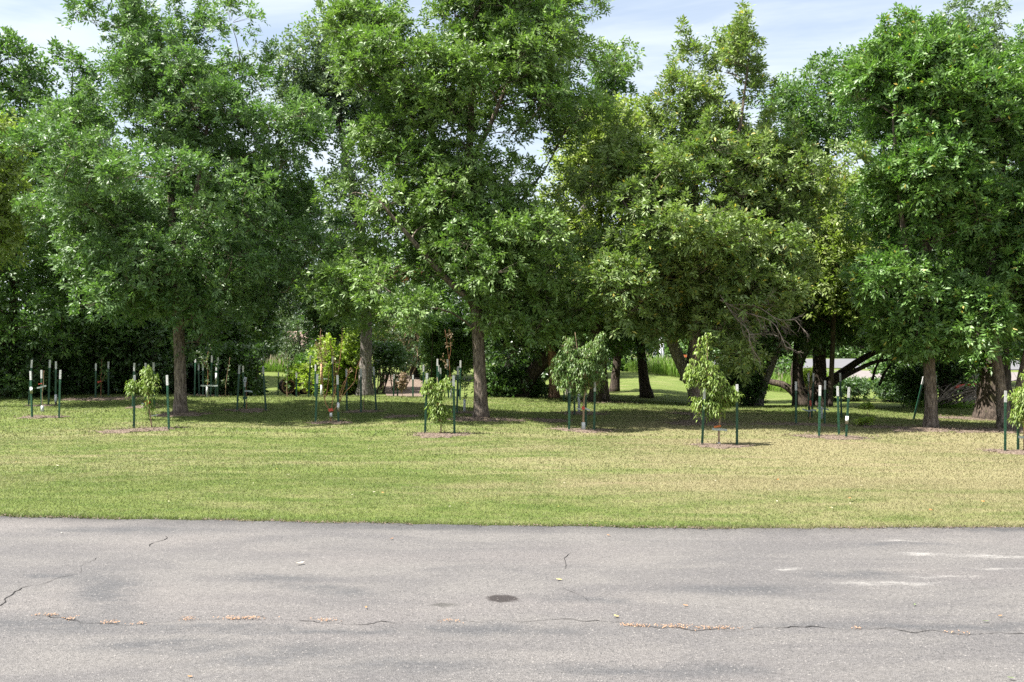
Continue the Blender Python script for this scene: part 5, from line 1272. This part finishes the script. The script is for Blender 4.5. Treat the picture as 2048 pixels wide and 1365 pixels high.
    b = GP(1372, 95); root = thing('barrier', 'orange barrier seen in the fork of the leaning tree', 'barrier', b)
    z = W(1372, 713, 95)[2] - b[2]
    box('rail', -.5, .5, -.04, .04, z - .1, z + .14, M['orange'], root); box('leg', -.42, -.36, -.03, .03, -.1, z - .103, M['pole'], root); box('leg', .36, .42, -.03, .03, -.1, z - .103, M['pole'], root)
    # house beyond the spruce
    Yh = 105.0; b = GP(575, Yh); root = thing('house', 'low grey house with a brown roof mostly hidden by the spruce and the willow', 'house', b)
    box('wall', -5.5, 5.5, 0, 7, -.4, 1.9, M['siding'], root)
    k = .0; e = 1.75; t = 3.3
    V = np.array([(-6, -.6, e), (6, -.6, e), (6, 3.5, t), (-6, 3.5, t), (6, 7.6, e), (-6, 7.6, e), (-6, -.6, e - .18), (6, -.6, e - .18), (6, 7.6, e - .18), (-6, 7.6, e - .18)], float)
    link('roof', npmesh('roof', V, [np.array([[0, 1, 2, 3], [3, 2, 4, 5], [6, 7, 1, 0], [9, 5, 4, 8], [6, 9, 8, 7]]), np.array([[0, 3, 5], [1, 4, 2]]), np.array([[0, 5, 9, 6], [1, 7, 8, 4]])], M['roof']), root)
    for x in (-3.2, -.4, 2.4):
        w = box('window', x, x + 1.1, -.06, -.003, .5, 1.45, M['pole'], root); box('pane', x + .08, x + 1.02, -.075, -.063, .58, 1.37, M['pane'], w)
    # fallen leaves, each curled a little its own way
    def leaf(label, px, py, L, mat, seed, pale=False, on_lawn=False, group=None):
        r = np.random.default_rng(seed)
        if on_lawn: Y = Yof(px, py); c = GP(px, Y) + UP * .035
        else: Y = F * CAMH / (py - HY); c = np.array([(px - CX) / F * Y, Y, .012])
        u = np.linspace(-1, 1, 9); w = (1 - u**2)**.7 * .36 * (1 + .12 * r.standard_normal(9)); cu = r.uniform(.08, .3)
        V = np.concatenate([np.column_stack([u, w, cu * u**2 + .25 * w]), np.column_stack([u, 0 * u, cu * u**2]), np.column_stack([u, -w, cu * u**2 + r.uniform(.1, .5) * w])]) * L / 2
        i = np.arange(8); q = np.concatenate([np.stack([i + 9, i + 10, i + 1, i], 1), np.stack([i + 18, i + 19, i + 10, i + 9], 1)])
        a = r.uniform(0, 6.28); R = np.array([[math.cos(a), -math.sin(a), 0], [math.sin(a), math.cos(a), 0], [0, 0, 1]])
        me = npmesh('fallen_leaf', V @ R.T, [q], M[mat]); o = link('fallen_leaf', me, loc=c); tag(o, label, 'leaf', group)
    Ga = 'leaves fallen on the asphalt'
    for i, (lab, px, py, L, m) in enumerate([
        ('largest pale yellow leaf on the asphalt, above the dark oil spot', 1118, 1162, .065, 'fall1'), ('yellow leaf standing up in the asphalt crack right of the oil spot', 1233, 1236, .055, 'fall1'),
        ('orange leaf alone on the asphalt right of the yellow leaf in the crack', 1371, 1214, .045, 'fall2'), ('dark brown leaf on the asphalt near the grass, above the oil spots', 783, 1080, .055, 'fall5'),
        ('grey-green leaf on the asphalt below the white scuffs', 1829, 1213, .04, 'fall4'), ('green leaf fragment on the asphalt near the right edge', 1971, 1246, .045, 'fall4'),
        ('small orange leaf near the right edge of the asphalt', 2000, 1235, .04, 'fall2'), ('green leaf in the bottom right corner of the asphalt', 2022, 1360, .045, 'fall4'),
        ('pale leaf on the asphalt at upper left', 123, 1068, .035, 'fall3'), ('tan leaf on the asphalt right of the long dark smear', 600, 1129, .09, 'fall3'),
        ('small orange leaf at the bottom of the asphalt left of centre', 380, 1357, .035, 'fall2'), ('tan leaf on the asphalt near the grass right of centre', 1217, 1073, .05, 'fall2'), ('little orange leaf on the asphalt left of the two oil spots', 732, 1218, .04, 'fall2'),
        ('yellow leaf at the grass edge right of centre', 1191, 1049, .05, 'fall1')]):
        leaf(lab, px, py, L, m, 500 + i, group=Ga)
    rng = np.random.default_rng(17)
    for i, (lab, px, py, L, m) in enumerate([
        ('brown leaf on the dry lawn at right', 1862, 1027, .10, 'fall5'), ('upright orange-brown leaf in the dry lawn strip at right', 1555, 965, .10, 'fall5'), ('brown leaf on the lawn near the right end of the asphalt edge', 1700, 1003, .09, 'fall5'),
        ('pale leaf on the left lawn', 117, 936, .09, 'fall3'), ('rusty leaf on the lawn by the bare patch above the asphalt', 765, 991, .08, 'fall2'), ('white leaf on the lawn left of the bare patch', 748, 990, .06, 'fall3'), ('white leaf on the dry lawn at right', 1555, 1009, .06, 'fall3'), ('orange leaf on the lawn edge at far right', 1966, 1009, .08, 'fall2')]):
        leaf(lab, px, py, L, m, 540 + i, on_lawn=True, group='leaves fallen on the lawn')
    for i in range(46):
        py = rng.uniform(868, 1035); leaf('tiny pale or brown leaf bit lying scattered on the lawn', rng.uniform(10, 2040), py, rng.uniform(.03, .055), ['fall3', 'fall3', 'fall5', 'fall1'][i % 4], 600 + i, on_lawn=True, group='leaf bits scattered over the lawn')
    tall_grass('reeds', 'tall green grass along the far lawn edge right of the leaning trunk', [(6.8, 58), (13.4, 46), (16.5, 49), (9.0, 62)], 14000, 1.0, .04, 31, .03)
    tall_grass('meadow', 'tall pale-tipped grass in the gap behind the woodpile', [(-22, 66), (-12.0, 61), (-11.0, 66), (-22, 74)], 9000, 1.05, .05, 32, .30)
    tall_grass('rough_grass', 'rough grass under the brush pile', [(14.6, 35.5), (17.6, 34.5), (18.2, 36.5), (15, 37.5)], 1800, .30, .03, 33)
    tall_grass('verge_grass', 'sunlit rough grass in front of the pale gravel at right', [(14, 50), (24, 48), (26, 60), (14, 60)], 5000, .25, .05, 34)


build_light(); build_ground(); build_trees(); build_saplings(); build_posts(POSTS); build_misc()
